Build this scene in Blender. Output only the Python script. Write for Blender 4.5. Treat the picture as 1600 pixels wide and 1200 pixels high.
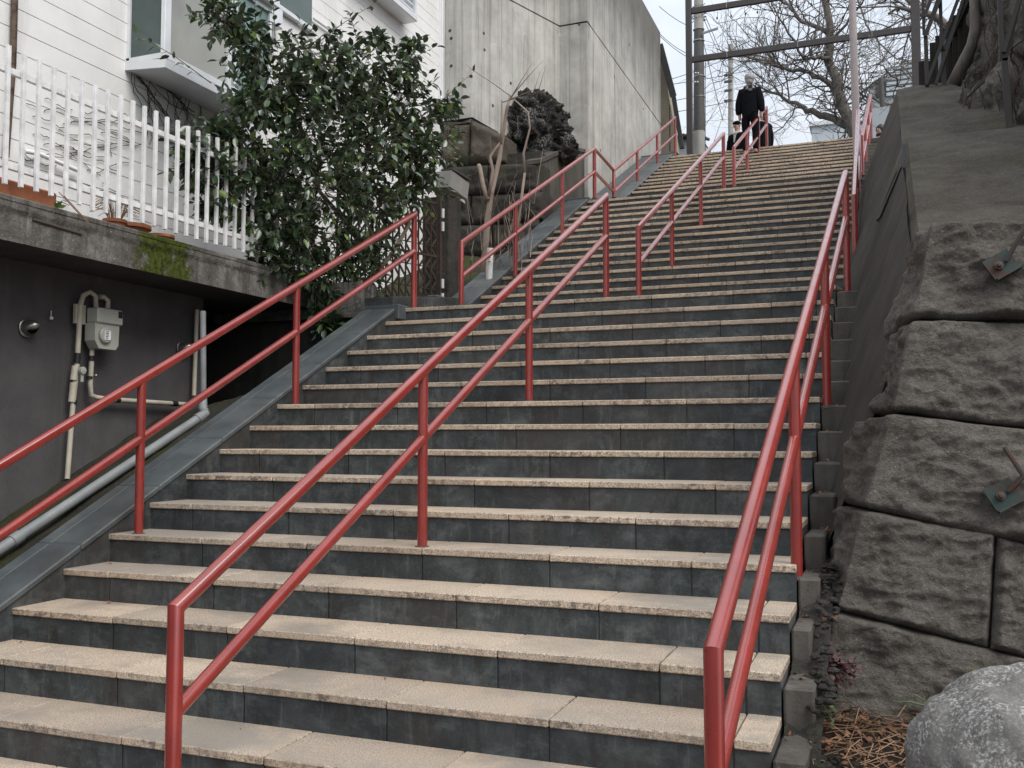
import bpy, bmesh, math, random
from math import radians, sin, cos, pi, sqrt
from mathutils import Vector, Matrix, Euler, noise
random.seed(7)
for o in list(bpy.data.objects): bpy.data.objects.remove(o)
SC = bpy.context.scene
COL = SC.collection

# ------------------------------------------------------------------ camera
CAM = Vector((3.6775, -3.0546, 0.9123)); FPX = 1524.9
rx, ry, rz = radians(3.17167), radians(-0.02286), radians(21.4084)
CM = (Matrix.Rotation(rz, 3, 'Z') @ Matrix.Rotation(rx, 3, 'X') @ Matrix.Rotation(ry, 3, 'Y'))
cd = bpy.data.cameras.new('camera'); cam = bpy.data.objects.new('camera', cd); COL.objects.link(cam)
B = Matrix((CM.col[0], CM.col[2], -CM.col[1])).transposed()
cam.matrix_world = Matrix.Translation(CAM) @ B.to_4x4()
cd.sensor_width = 36; cd.lens = FPX / 1600 * 36; cd.clip_start = 0.05; cd.clip_end = 2000
SC.camera = cam

# ------------------------------------------------------------------ world, sun, exposure
SUN_EL, SUN_ROT = radians(50), radians(118)
w = bpy.data.worlds.new('World'); SC.world = w; w.use_nodes = True
nt = w.node_tree; nt.nodes.clear()
def wn(t, **k):
    n = nt.nodes.new(t)
    for a, b in k.items(): setattr(n, a, b)
    return n
sky = wn('ShaderNodeTexSky', sky_type='NISHITA', sun_disc=False, sun_elevation=SUN_EL, sun_rotation=SUN_ROT)
sky.air_density = 1.2; sky.dust_density = 3.0
tc = wn('ShaderNodeTexCoord'); mp = wn('ShaderNodeMapping'); mp.inputs['Scale'].default_value = (1.2, 1.2, 3.2)
nz = wn('ShaderNodeTexNoise'); nz.inputs['Scale'].default_value = 2.2; nz.inputs['Detail'].default_value = 7; nz.inputs['Roughness'].default_value = .55
cr = wn('ShaderNodeValToRGB')
cr.color_ramp.elements[0].position = .32; cr.color_ramp.elements[0].color = (4.2, 4.65, 5.3, 1)
cr.color_ramp.elements[1].position = .66; cr.color_ramp.elements[1].color = (5.9, 6.15, 6.5, 1)
mx = wn('ShaderNodeMix', data_type='RGBA'); mx.inputs[0].default_value = .93
bg = wn('ShaderNodeBackground'); bg.inputs['Strength'].default_value = 0.1
out = wn('ShaderNodeOutputWorld')
L = nt.links.new
L(tc.outputs['Generated'], mp.inputs['Vector']); L(mp.outputs[0], nz.inputs['Vector']); L(nz.outputs[0], cr.inputs[0])
sp_ = wn('ShaderNodeSeparateXYZ'); L(tc.outputs['Generated'], sp_.inputs[0])
gr_ = wn('ShaderNodeMapRange'); gr_.inputs['From Min'].default_value = 0; gr_.inputs['From Max'].default_value = 1; gr_.inputs['To Min'].default_value = .72; gr_.inputs['To Max'].default_value = 1.85
L(sp_.outputs[2], gr_.inputs['Value'])                     # an overcast sky is brighter towards the zenith
gm_ = wn('ShaderNodeMix', data_type='RGBA', blend_type='MULTIPLY'); gm_.inputs[0].default_value = 1
L(cr.outputs[0], gm_.inputs[6]); L(gr_.outputs[0], gm_.inputs[7])
L(sky.outputs[0], mx.inputs[6]); L(gm_.outputs[2], mx.inputs[7]); L(mx.outputs[2], bg.inputs[0]); L(bg.outputs[0], out.inputs[0])
sd = bpy.data.lights.new('sun', 'SUN'); sd.energy = 1.5; sd.angle = radians(35); sd.color = (1, .95, .88)
so = bpy.data.objects.new('sun', sd); COL.objects.link(so)
so.rotation_euler = Vector((sin(SUN_ROT) * cos(SUN_EL), cos(SUN_ROT) * cos(SUN_EL), sin(SUN_EL))).to_track_quat('Z', 'Y').to_euler()
SC.view_settings.view_transform = 'Standard'; SC.view_settings.look = 'None'
SC.view_settings.exposure = 0.72; SC.view_settings.gamma = 1; SC.view_settings.use_curve_mapping = False
SC.render.resolution_x = 1024; SC.render.resolution_y = 768

# ------------------------------------------------------------------ helpers
def ray(px, py):
    return CM @ Vector(((px - 800) / FPX, 1, -(py - 600) / FPX))
def at(px, py, ax, c):                     # where the sight line of a measured point meets a plane of the place
    d = ray(px, py); i = 'XYZ'.index(ax)
    return CAM + d * ((c - CAM[i]) / d[i])
def dep(px, py, d): return CAM + ray(px, py) * d

def tag(o, label=None, cat=None, group=None, kind=None):
    if label: o['label'] = label
    if cat: o['category'] = cat
    if group: o['group'] = group
    if kind: o['kind'] = kind
    return o
def empty(name, loc=(0, 0, 0), label=None, cat=None, group=None, kind=None):
    o = bpy.data.objects.new(name, None); COL.objects.link(o); o.location = loc; o.empty_display_size = .1
    return tag(o, label, cat, group, kind)

class MB:
    def __init__(s): s.v = []; s.f = []; s.uv = None
    def add(s, vs, fs):
        n = len(s.v); s.v += [tuple(v) for v in vs]; s.f += [tuple(i + n for i in f) for f in fs]; return s
    def box(s, x0, x1, y0, y1, z0, z1, slope=0.0, ch=0.0):
        """box; slope lifts z by slope*(y-y0); ch chamfers all edges"""
        if ch <= 0:
            vs = [(x, y, z + slope * (y - y0)) for z in (z0, z1) for y in (y0, y1) for x in (x0, x1)]
            return s.add(vs, [(0, 2, 3, 1), (4, 5, 7, 6), (0, 1, 5, 4), (2, 6, 7, 3), (0, 4, 6, 2), (1, 3, 7, 5)])
        vs = []; idx = {}
        X = (x0, x1); Y = (y0, y1); Z = (z0, z1)
        for i in (0, 1):
            for j in (0, 1):
                for k in (0, 1):
                    sx, sy, sz = (1, -1)[i] * ch, (1, -1)[j] * ch, (1, -1)[k] * ch
                    for a, p in enumerate(((X[i], Y[j] + sy, Z[k] + sz), (X[i] + sx, Y[j], Z[k] + sz), (X[i] + sx, Y[j] + sy, Z[k]))):
                        idx[(i, j, k, a)] = len(vs); vs.append((p[0], p[1], p[2] + slope * (p[1] - y0)))
        I = idx; fs = []
        for i in (0, 1): fs.append([I[(i, j, k, 0)] for j, k in ((0, 0), (1, 0), (1, 1), (0, 1))])
        for j in (0, 1): fs.append([I[(i, j, k, 1)] for i, k in ((0, 0), (1, 0), (1, 1), (0, 1))])
        for k in (0, 1): fs.append([I[(i, j, k, 2)] for i, j in ((0, 0), (1, 0), (1, 1), (0, 1))])
        for i in (0, 1):
            for j in (0, 1): fs.append([I[(i, j, 0, 0)], I[(i, j, 0, 1)], I[(i, j, 1, 1)], I[(i, j, 1, 0)]])
            for k in (0, 1): fs.append([I[(i, 0, k, 0)], I[(i, 0, k, 2)], I[(i, 1, k, 2)], I[(i, 1, k, 0)]])
        for j in (0, 1):
            for k in (0, 1): fs.append([I[(0, j, k, 1)], I[(0, j, k, 2)], I[(1, j, k, 2)], I[(1, j, k, 1)]])
        for i in (0, 1):
            for j in (0, 1):
                for k in (0, 1): fs.append([I[(i, j, k, a)] for a in (0, 1, 2)])
        return s.add(vs, fs)
    def obox(s, c, ax, ay, az, hx, hy, hz):
        c = Vector(c); ax, ay, az = Vector(ax).normalized(), Vector(ay).normalized(), Vector(az).normalized()
        vs = [c + ax * (hx * i) + ay * (hy * j) + az * (hz * k) for k in (-1, 1) for j in (-1, 1) for i in (-1, 1)]
        return s.add(vs, [(0, 2, 3, 1), (4, 5, 7, 6), (0, 1, 5, 4), (2, 6, 7, 3), (0, 4, 6, 2), (1, 3, 7, 5)])
    def bar(s, a, b, wd, ht, up=(0, 0, 1)):
        a = Vector(a); b = Vector(b); d = (b - a); u = Vector(up)
        if abs(d.normalized().dot(u)) > .97: u = Vector((0, 1, 0))
        sd_ = d.cross(u).normalized(); u2 = sd_.cross(d).normalized()
        return s.obox((a + b) / 2, d, sd_, u2, d.length / 2, wd / 2, ht / 2)
    def tube(s, pts, rad, n=10, caps=True, mitre=True):
        pts = [Vector(p) for p in pts]; m = len(pts)
        rad = rad if isinstance(rad, (list, tuple)) else [rad] * m
        a = (pts[1] - pts[0]).normalized()
        ref = Vector((0, 0, 1)) if abs(a.z) < .9 else Vector((1, 0, 0))
        u = a.cross(ref).normalized(); vs = []; fs = []
        for i, p in enumerate(pts):
            b = (pts[i + 1] - pts[i]).normalized() if i < m - 1 else a
            t = (a + b); t = t.normalized() if t.length > 1e-4 else a
            v = a.cross(u); at_ = max(.25, a.dot(t))
            for j in range(n):
                an = 2 * pi * j / n; off = u * cos(an) + v * sin(an)
                off = off - a * (off.dot(t) / at_)              # cylinder of the incoming run cut by the mitre plane
                if not mitre: off.normalize()
                vs.append(p + off * rad[i])
            if (b - a).length > 1e-5:
                u = a.rotation_difference(b) @ u; u = (u - b * u.dot(b)).normalized()
            a = b
        for i in range(m - 1):
            for j in range(n):
                q = i * n + j; r = i * n + (j + 1) % n; fs.append((q, r, r + n, q + n))
        if caps:
            fs.append(tuple(range(n - 1, -1, -1))); fs.append(tuple(range((m - 1) * n, m * n)))
        return s.add(vs, fs)
    def prism(s, poly, vec):
        poly = [Vector(p) for p in poly]; vec = Vector(vec); n = len(poly)
        return s.add(poly + [p + vec for p in poly], [tuple(range(n - 1, -1, -1)), tuple(range(n, 2 * n))] + [(i, (i + 1) % n, (i + 1) % n + n, i + n) for i in range(n)])
    def lathe(s, prof, n=20, M=Matrix.Identity(4)):
        vs = []; fs = []; m = len(prof)
        for r, z in prof:
            for j in range(n): vs.append(M @ Vector((r * cos(2 * pi * j / n), r * sin(2 * pi * j / n), z)))
        for i in range(m - 1):
            for j in range(n): fs.append((i * n + j, i * n + (j + 1) % n, (i + 1) * n + (j + 1) % n, (i + 1) * n + j))
        fs.append(tuple(range(n - 1, -1, -1))); fs.append(tuple(range((m - 1) * n, m * n)))
        return s.add(vs, fs)
    def ball(s, c, r, nu=12, nv=8, jit=0, seed=0, amp=0, M=None):
        c = Vector(c); r = Vector(r) if hasattr(r, '__len__') else Vector((r, r, r)); vs = []; fs = []
        def P(th, ph):
            d = Vector((sin(th) * cos(ph), sin(th) * sin(ph), cos(th)))
            k = 1 + (amp * noise.noise(d * 2.1 + Vector((seed, seed * .7, 0))) + amp * .5 * noise.noise(d * 5 + Vector((seed, 3, 1))) if amp else 0)
            q = Vector((d.x * r.x, d.y * r.y, d.z * r.z)) * k
            if M: q = M @ q
            return c + q
        vs.append(P(0, 0))
        for i in range(1, nv):
            for j in range(nu): vs.append(P(pi * i / nv, 2 * pi * j / nu))
        vs.append(P(pi, 0))
        for j in range(nu): fs.append((0, 1 + j, 1 + (j + 1) % nu))
        for i in range(nv - 2):
            for j in range(nu):
                a = 1 + i * nu + j; b = 1 + i * nu + (j + 1) % nu; fs.append((a, a + nu, b + nu, b))
        e = len(vs) - 1; o = 1 + (nv - 2) * nu
        for j in range(nu): fs.append((e, o + (j + 1) % nu, o + j))
        return s.add(vs, fs)
    def build(s, name, mat, parent=None, smooth=False, org=None, fix=True, **tg):
        me = bpy.data.meshes.new(name)
        pl = Vector((0, 0, 0))
        if parent: pl = parent.matrix_world.translation if False else world_loc(parent)
        o_ = Vector(org) if org is not None else pl
        me.from_pydata([(v[0] - o_.x, v[1] - o_.y, v[2] - o_.z) for v in s.v], [], s.f)
        if fix:
            bm = bmesh.new(); bm.from_mesh(me); bmesh.ops.recalc_face_normals(bm, faces=bm.faces); bm.to_mesh(me); bm.free()
        if smooth:
            me.polygons.foreach_set('use_smooth', [True] * len(me.polygons))
            if smooth is not True:
                me.set_sharp_from_angle(angle=radians(smooth))
        me.update()
        o = bpy.data.objects.new(name, me); COL.objects.link(o)
        me.materials.append(mat)
        if parent: o.parent = parent
        o.location = o_ - pl
        return tag(o, **tg)
def world_loc(o):
    v = o.location.copy(); p = o.parent
    while p: v += p.location; p = p.parent
    return v
def copy_tree(o, parent=None):
    c = o.copy(); COL.objects.link(c); c.parent = parent
    for ch in o.children: copy_tree(ch, c)
    return c

# ------------------------------------------------------------------ materials
class MT:
    def __init__(s, name, rough=.7, metal=0.0, spec=.5, coat=0.0):
        m = bpy.data.materials.new(name); m.use_nodes = True; s.m = m; s.t = m.node_tree; s.b = s.t.nodes['Principled BSDF']
        s.b.inputs['Roughness'].default_value = rough; s.b.inputs['Metallic'].default_value = metal
        s.b.inputs['Specular IOR Level'].default_value = spec
        if coat: s.b.inputs['Coat Weight'].default_value = coat; s.b.inputs['Coat Roughness'].default_value = .25
        s.tc = s.t.nodes.new('ShaderNodeTexCoord'); s.geo = s.t.nodes.new('ShaderNodeNewGeometry')
        s.pos = s.geo.outputs['Position']
    def n(s, t, **k):
        n = s.t.nodes.new(t)
        for a, b in k.items(): setattr(n, a, b)
        return n
    def l(s, a, b): s.t.links.new(a, b)
    def map(s, scale, rot=(0, 0, 0), src=None, loc=None):
        m = s.n('ShaderNodeMapping'); m.inputs['Scale'].default_value = scale; m.inputs['Rotation'].default_value = rot
        if loc: m.inputs['Location'].default_value = loc
        s.l(src or s.pos, m.inputs[0]); return m.outputs[0]
    def noise(s, scale, detail=4, rough=.55, vec=None, dist=0):
        n = s.n('ShaderNodeTexNoise'); n.inputs['Scale'].default_value = scale; n.inputs['Detail'].default_value = detail
        n.inputs['Roughness'].default_value = rough; n.inputs['Distortion'].default_value = dist
        s.l(vec or s.pos, n.inputs['Vector']); return n.outputs[0]
    def voro(s, scale, vec=None, feature='F1'):
        n = s.n('ShaderNodeTexVoronoi', feature=feature); n.inputs['Scale'].default_value = scale
        s.l(vec or s.pos, n.inputs['Vector']); return n
    def ramp(s, src, stops, interp='LINEAR'):
        r = s.n('ShaderNodeValToRGB'); r.color_ramp.interpolation = interp; e = r.color_ramp.elements
        def c4(c): return (c, c, c, 1) if not hasattr(c, '__len__') else (*c, 1)
        e[0].position, e[0].color = stops[0][0], c4(stops[0][1]); e[1].position, e[1].color = stops[-1][0], c4(stops[-1][1])
        for p, c in stops[1:-1]:
            q = e.new(p); q.color = c4(c)
        s.l(src, r.inputs[0]); return r.outputs[0]
    def mix(s, fac, a, b, mode='MIX'):
        m = s.n('ShaderNodeMix', data_type='RGBA', blend_type=mode)
        for i, v in ((0, fac), (6, a), (7, b)):
            if isinstance(v, (int, float)): m.inputs[i].default_value = v if i == 0 else (v, v, v, 1)
            elif isinstance(v, (tuple, list)): m.inputs[i].default_value = (*v, 1)
            else: s.l(v, m.inputs[i])
        return m.outputs[2]
    def math(s, op, a, b=0.0):
        m = s.n('ShaderNodeMath', operation=op)
        for i, v in ((0, a), (1, b)):
            if isinstance(v, (int, float)): m.inputs[i].default_value = v
            else: s.l(v, m.inputs[i])
        return m.outputs[0]
    def rand(s): return s.n('ShaderNodeObjectInfo').outputs['Random']
    def sep(s, src=None):
        n = s.n('ShaderNodeSeparateXYZ'); s.l(src or s.pos, n.inputs[0]); return n.outputs
    def col(s, c):
        if isinstance(c, (tuple, list)): s.b.inputs['Base Color'].default_value = (*c, 1)
        else: s.l(c, s.b.inputs['Base Color'])
        return s
    def rough(s, r): s.l(r, s.b.inputs['Roughness']); return s
    def bump(s, h, strength=.5, dist=.01):
        b = s.n('ShaderNodeBump'); b.inputs['Strength'].default_value = strength; b.inputs['Distance'].default_value = dist
        s.l(h, b.inputs['Height']); s.l(b.outputs[0], s.b.inputs['Normal']); return s

def m_granite():
    k = MT('granite', .75, spec=.35)
    sp = k.noise(170, 4, .75); c = k.ramp(sp, [(.37, (.14, .105, .082)), (.48, (.43, .355, .283)), (.63, (.67, .585, .485))])
    big = k.noise(2.3, 3); c = k.mix(k.ramp(big, [(.45, 0), (.64, .30)]), c, (.50, .36, .25), 'MIX')
    r = k.rand(); c = k.mix(1.0, c, k.ramp(r, [(0, (.80, .78, .76)), (.5, (1, .97, .93)), (1, (1.12, 1.08, 1.02))]), 'MULTIPLY')
    nz_ = k.sep(k.geo.outputs['True Normal']); top_ = k.ramp(nz_[2], [(.5, 0), (.9, 1)])
    damp = k.math('MULTIPLY', k.ramp(k.noise(1.1, 6, .66), [(.49, 0), (.60, .66)]), top_); c = k.mix(damp, c, (.19, .178, .16))
    traffic = k.math('MULTIPLY', k.ramp(k.noise(.55, 3, .5, vec=k.map((1, 1, 1), loc=(3, 8, 1))), [(.42, .35), (.58, 0)]), top_); c = k.mix(traffic, c, (.27, .25, .22))
    wipe = k.math('MULTIPLY', k.ramp(k.noise(5, 6, .7), [(.36, .40), (.50, 0)]), top_); c = k.mix(wipe, c, (.24, .21, .175))
    # black lichen and grime spots on the nosing face only
    nx = k.sep(k.geo.outputs['True Normal'])
    front = k.ramp(nx[2], [(.5, 1), (.9, 0)])
    spot = k.ramp(k.noise(34, 6, .75), [(.47, 0), (.56, 1)])
    zone = k.ramp(k.noise(3.2, 4, .6), [(.40, .10), (.62, .95)])
    f = k.math('MULTIPLY', k.math('MULTIPLY', spot, zone), front); c = k.mix(k.math('MULTIPLY', f, .78), c, (.06, .05, .042))
    k.col(c); k.bump(k.noise(260, 3, .7), .35, .002); return k.m
def m_slate():
    k = MT('slate_tile', .62, spec=.35)
    c = k.ramp(k.noise(6, 6, .7, dist=.8), [(.3, (.018, .021, .023)), (.5, (.036, .043, .046)), (.72, (.062, .072, .075))])
    eff = k.ramp(k.noise(1, 7, .78, vec=k.map((5, 5, 9)), dist=.15), [(.50, 0), (.70, .62)]); c = k.mix(eff, c, (.14, .155, .152))
    drip = k.ramp(k.noise(1, 5, .7, vec=k.map((26, 26, 3), loc=(5, 1, 2))), [(.56, 0), (.70, .45)]); c = k.mix(drip, c, (.15, .155, .15))
    grime = k.ramp(k.noise(1, 6, .7, vec=k.map((9, 9, 4), loc=(1, 9, 2))), [(.50, 0), (.64, .7)]); c = k.mix(grime, c, (.020, .019, .018))
    fine = k.ramp(k.noise(90, 3, .7), [(.55, 0), (.75, .25)]); c = k.mix(fine, c, (.17, .18, .18))
    dirt = k.ramp(k.noise(1.7, 4), [(.50, 0), (.66, .5)]); c = k.mix(dirt, c, (.045, .036, .032))
    c = k.mix(1.0, c, k.ramp(k.rand(), [(0, (.78, .78, .80)), (1, (1.2, 1.18, 1.15))]), 'MULTIPLY')
    k.col(c); k.bump(k.noise(120, 4, .7), .3, .0015); return k.m
def m_coping():
    k = MT('coping_tile', .5, spec=.5)
    c = k.ramp(k.noise(5, 5, .6), [(.3, (.055, .064, .068)), (.7, (.11, .125, .128))])
    c = k.mix(k.ramp(k.noise(45, 3, .7), [(.62, 0), (.75, .3)]), c, (.22, .23, .22))
    c = k.mix(k.ramp(k.noise(1.5, 4), [(.52, 0), (.7, .5)]), c, (.045, .04, .036))
    c = k.mix(1.0, c, k.ramp(k.rand(), [(0, (.85, .85, .87)), (1, (1.15, 1.14, 1.12))]), 'MULTIPLY')
    k.col(c); k.bump(k.noise(140, 3, .7), .2, .0012); return k.m
def m_red():
    k = MT('red_paint', .34, spec=.5, coat=.9)
    c = k.ramp(k.noise(6, 5, .6), [(.3, (.195, .019, .014)), (.7, (.275, .028, .019))])
    fade = k.ramp(k.noise(2.1, 4), [(.5, 0), (.75, .35)]); c = k.mix(fade, c, (.38, .075, .068))
    chip = k.ramp(k.noise(34, 7, .8), [(.645, 0), (.665, 1)]); c = k.mix(chip, c, (.05, .018, .016))
    k.col(c); k.rough(k.ramp(k.noise(9, 4), [(.3, .22), (.7, .40)])); k.bump(k.noise(60, 3), .12, .001); return k.m
def m_concrete(name, lo, hi, streak=.5, dark=(.1, .095, .085), moss=0.0, fine=1.0, vert=1.0):
    k = MT(name, .85, spec=.25)
    c = k.ramp(k.noise(3.2, 6, .62), [(.3, lo), (.7, hi)])
    st = k.noise(1.0, 5, .65, vec=k.map((9, 9, .45))); c = k.mix(k.ramp(st, [(.47, 0), (.68, streak)]), c, dark)
    st2 = k.noise(1.0, 4, .6, vec=k.map((14, 14, .3), loc=(3, 1, 0))); c = k.mix(k.ramp(st2, [(.56, 0), (.72, .3 * vert)]), c, tuple(min(1, v * 1.5) for v in hi))
    pit = k.ramp(k.noise(55, 4, .7), [(.60, 0), (.70, .55)]); c = k.mix(pit, c, tuple(v * .35 for v in lo))
    if moss:
        mo = k.ramp(k.noise(1.6, 6, .7), [(.55, 0), (.66, moss)]); c = k.mix(mo, c, (.055, .062, .018))
    k.col(c)
    h = k.math('ADD', k.noise(30, 5, .65), k.math('MULTIPLY', k.noise(150, 3), .4 * fine)); k.bump(h, .45, .006); return k.m
def m_boardform():
    """pale fair faced concrete with the print of narrow formwork boards and rain streaks"""
    k = MT('board_formed_concrete', .85, spec=.25)
    s = k.sep(); along = k.math('ADD', s[0], k.math('MULTIPLY', s[1], 1.0))
    c = k.ramp(k.noise(2.2, 7, .65), [(.3, (.33, .32, .295)), (.7, (.55, .54, .505))])
    wv = k.n('ShaderNodeTexWave', wave_type='BANDS', bands_direction='X'); wv.inputs['Scale'].default_value = 1.05
    wv.inputs['Distortion'].default_value = 0.0
    cb = k.n('ShaderNodeCombineXYZ'); k.l(along, cb.inputs[0]); k.l(cb.outputs[0], wv.inputs['Vector'])
    seam = k.ramp(wv.outputs['Fac'], [(.0, 1), (.035, 0)])
    c = k.mix(k.math('MULTIPLY', seam, .3), c, (.16, .155, .14))
    boards = k.noise(1.0, 0, .5, vec=k.map((1, 1, 0), src=cb.outputs[0])); 
    st = k.noise(1.0, 6, .7, vec=k.map((7, 7, .35))); c = k.mix(k.ramp(st, [(.50, 0), (.72, .55)]), c, (.14, .135, .122))
    st2 = k.noise(1.0, 6, .7, vec=k.map((16, 16, .5), loc=(2, 7, 0))); c = k.mix(k.ramp(st2, [(.55, 0), (.72, .5)]), c, (.66, .645, .61))
    pale = k.ramp(k.noise(3.5, 6, .75), [(.6, 0), (.7, .5)]); c = k.mix(pale, c, (.70, .685, .65))
    pit = k.ramp(k.noise(14, 5, .75), [(.66, 0), (.72, .7)]); c = k.mix(pit, c, (.10, .095, .085))
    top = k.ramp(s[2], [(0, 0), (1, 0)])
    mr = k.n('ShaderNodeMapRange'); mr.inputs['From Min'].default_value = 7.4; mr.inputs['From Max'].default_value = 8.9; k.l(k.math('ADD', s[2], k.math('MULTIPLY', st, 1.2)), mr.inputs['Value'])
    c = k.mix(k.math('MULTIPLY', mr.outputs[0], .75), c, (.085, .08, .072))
    k.col(c); k.bump(k.math('ADD', k.math('MULTIPLY', seam, -.6), k.noise(40, 5, .65)), .4, .006); return k.m
def m_stone(name, lo, hi, sp=(.30, .28, .26), moss=0.0):
    k = MT(name, .9, spec=.2)
    c = k.ramp(k.noise(2.6, 7, .65), [(.3, lo), (.7, hi)])
    c = k.mix(k.ramp(k.noise(13, 6, .75), [(.55, 0), (.72, .45)]), c, sp)
    c = k.mix(k.ramp(k.noise(75, 5, .8), [(.56, 0), (.66, .6)]), c, tuple(v * 1.15 for v in sp))
    c = k.mix(k.ramp(k.noise(60, 5, .8, vec=k.map((1, 1, 1.6), loc=(7, 3, 1))), [(.55, 0), (.66, .65)]), c, tuple(v * .3 for v in lo))
    c = k.mix(k.ramp(k.noise(6, 6, .7, vec=k.map((1, 1, 1), loc=(4, 2, 9))), [(.60, 0), (.72, .65)]), c, tuple(v * .35 for v in lo))
    if moss: c = k.mix(k.ramp(k.noise(2.0, 6, .7), [(.50, 0), (.62, moss)]), c, (.065, .078, .02))
    k.col(c); h = k.math('ADD', k.noise(14, 8, .75), k.math('MULTIPLY', k.noise(70, 5, .75), .5)); k.bump(h, 1.0, .045); return k.m
def m_lava():
    k = MT('lava_rock', .92, spec=.2)
    c = k.ramp(k.noise(9, 7, .7), [(.3, (.016, .015, .014)), (.7, (.085, .08, .076))])
    z = k.ramp(k.noise(3.1, 5, .6), [(.42, 0), (.56, 1)]); s_ = k.ramp(k.noise(34, 6, .75), [(.50, 0), (.58, 1)])
    c = k.mix(k.math('MULTIPLY', k.math('MULTIPLY', z, s_), .85), c, (.52, .51, .48))
    k.col(c); k.bump(k.math('ADD', k.noise(16, 8, .8), k.noise(60, 5, .8)), 1.0, .06); return k.m
def m_lichen():
    k = MT('lichen_boulder', .9, spec=.2)
    c = k.ramp(k.noise(3, 6, .6), [(.3, (.085, .08, .077)), (.7, (.19, .18, .17))])
    sp = k.noise(120, 6, .7); c = k.mix(k.ramp(sp, [(.48, 0), (.60, .75)]), c, (.46, .46, .44)); c = k.mix(k.ramp(k.noise(48, 6, .75, vec=k.map((1, 1, 1), loc=(2, 5, 5))), [(.52, 0), (.60, .55)]), c, (.06, .057, .053))
    c = k.mix(k.ramp(k.noise(9, 4, .6), [(.44, .75), (.52, 0)]), c, (.15, .145, .135))
    k.col(c); k.bump(k.noise(40, 6, .7), .6, .006); return k.m
def m_plain(name, c, rough=.6, metal=0, spec=.5, var=.15, scale=8, bump=0, coat=0):
    k = MT(name, rough, metal, spec, coat)
    cc = k.ramp(k.noise(scale, 5, .6), [(.3, tuple(v * (1 - var) for v in c)), (.7, tuple(min(1, v * (1 + var)) for v in c))])
    k.col(cc)
    if bump: k.bump(k.noise(scale * 12, 3), bump, .002)
    return k.m
def m_siding():
    k = MT('white_siding', .7, spec=.3)
    c = k.ramp(k.noise(3, 5, .6), [(.3, (.76, .755, .74)), (.7, (.86, .855, .84))])
    c = k.mix(k.ramp(k.noise(1, 5, .7, vec=k.map((3, 3, .5))), [(.56, 0), (.72, .3)]), c, (.42, .42, .40))
    k.col(c); k.bump(k.noise(85, 4, .7), .55, .004); return k.m
def m_leaf(name, c1, c2, rough=.27):
    k = MT(name, rough, spec=.75)
    r = k.rand(); n_ = k.noise(7, 3)
    c = k.ramp(n_, [(.3, c1), (.7, c2)])
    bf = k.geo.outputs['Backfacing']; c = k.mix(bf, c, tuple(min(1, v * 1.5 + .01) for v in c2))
    k.col(c); k.b.inputs['Subsurface Weight'].default_value = 0.0
    return k.m
def m_bark(name, c1, c2):
    k = MT(name, .9, spec=.2)
    c = k.ramp(k.noise(12, 5, .65, vec=k.map((1, 1, .35))), [(.3, c1), (.7, c2)]); k.col(c); k.bump(k.noise(60, 4), .6, .004); return k.m
def m_rust(name, c1, c2, amt=.5):
    k = MT(name, .7, spec=.35)
    c = k.mix(k.ramp(k.noise(14, 6, .72), [(.48, 0), (.60, amt)]), c1, c2); k.col(c); k.bump(k.noise(70, 4), .35, .002); return k.m
def m_moss_concrete():
    k = MT('mossy_slab_concrete', .9, spec=.2)
    c = k.ramp(k.noise(5, 7, .7), [(.32, (.06, .055, .05)), (.5, (.13, .122, .11)), (.68, (.25, .24, .22))])
    st = k.noise(1.0, 6, .7, vec=k.map((12, 12, .9))); c = k.mix(k.ramp(st, [(.48, 0), (.64, .75)]), c, (.045, .042, .038))
    c = k.mix(k.ramp(k.noise(60, 4, .7), [(.60, 0), (.68, .6)]), c, (.42, .41, .38))
    s = k.sep()
    # the bright moss patch that grows on one stretch of the slab edge
    def bell(src, lo, hi, soft):
        a = k.n('ShaderNodeMapRange', interpolation_type='SMOOTHSTEP'); a.inputs['From Min'].default_value = lo - soft; a.inputs['From Max'].default_value = lo + soft; k.l(src, a.inputs['Value'])
        b = k.n('ShaderNodeMapRange', interpolation_type='SMOOTHSTEP'); b.inputs['From Min'].default_value = hi + soft; b.inputs['From Max'].default_value = hi - soft; k.l(src, b.inputs['Value'])
        return k.math('MULTIPLY', a.outputs[0], b.outputs[0])
    zone = bell(s[1], 1.78, 2.38, .12)
    mo = k.ramp(k.math('ADD', k.noise(9, 6, .75), k.math('MULTIPLY', zone, .28)), [(.66, 0), (.74, 1)])
    c = k.mix(k.math('MULTIPLY', mo, zone), c, k.ramp(k.noise(30, 5, .7), [(.35, (.016, .022, .005)), (.65, (.085, .105, .014))]))
    mo2 = k.ramp(k.noise(3.3, 6, .75), [(.62, 0), (.70, .5)]); c = k.mix(mo2, c, (.045, .05, .02))
    k.col(c); k.bump(k.math('ADD', k.noise(45, 5, .7), k.math('MULTIPLY', mo, .6)), .7, .012); return k.m
def m_glass(name, c, rough=.12):
    k = MT(name, rough, spec=.6); k.col(k.ramp(k.noise(1.3, 4), [(.35, c), (.65, tuple(v * 1.6 for v in c))])); return k.m

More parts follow.
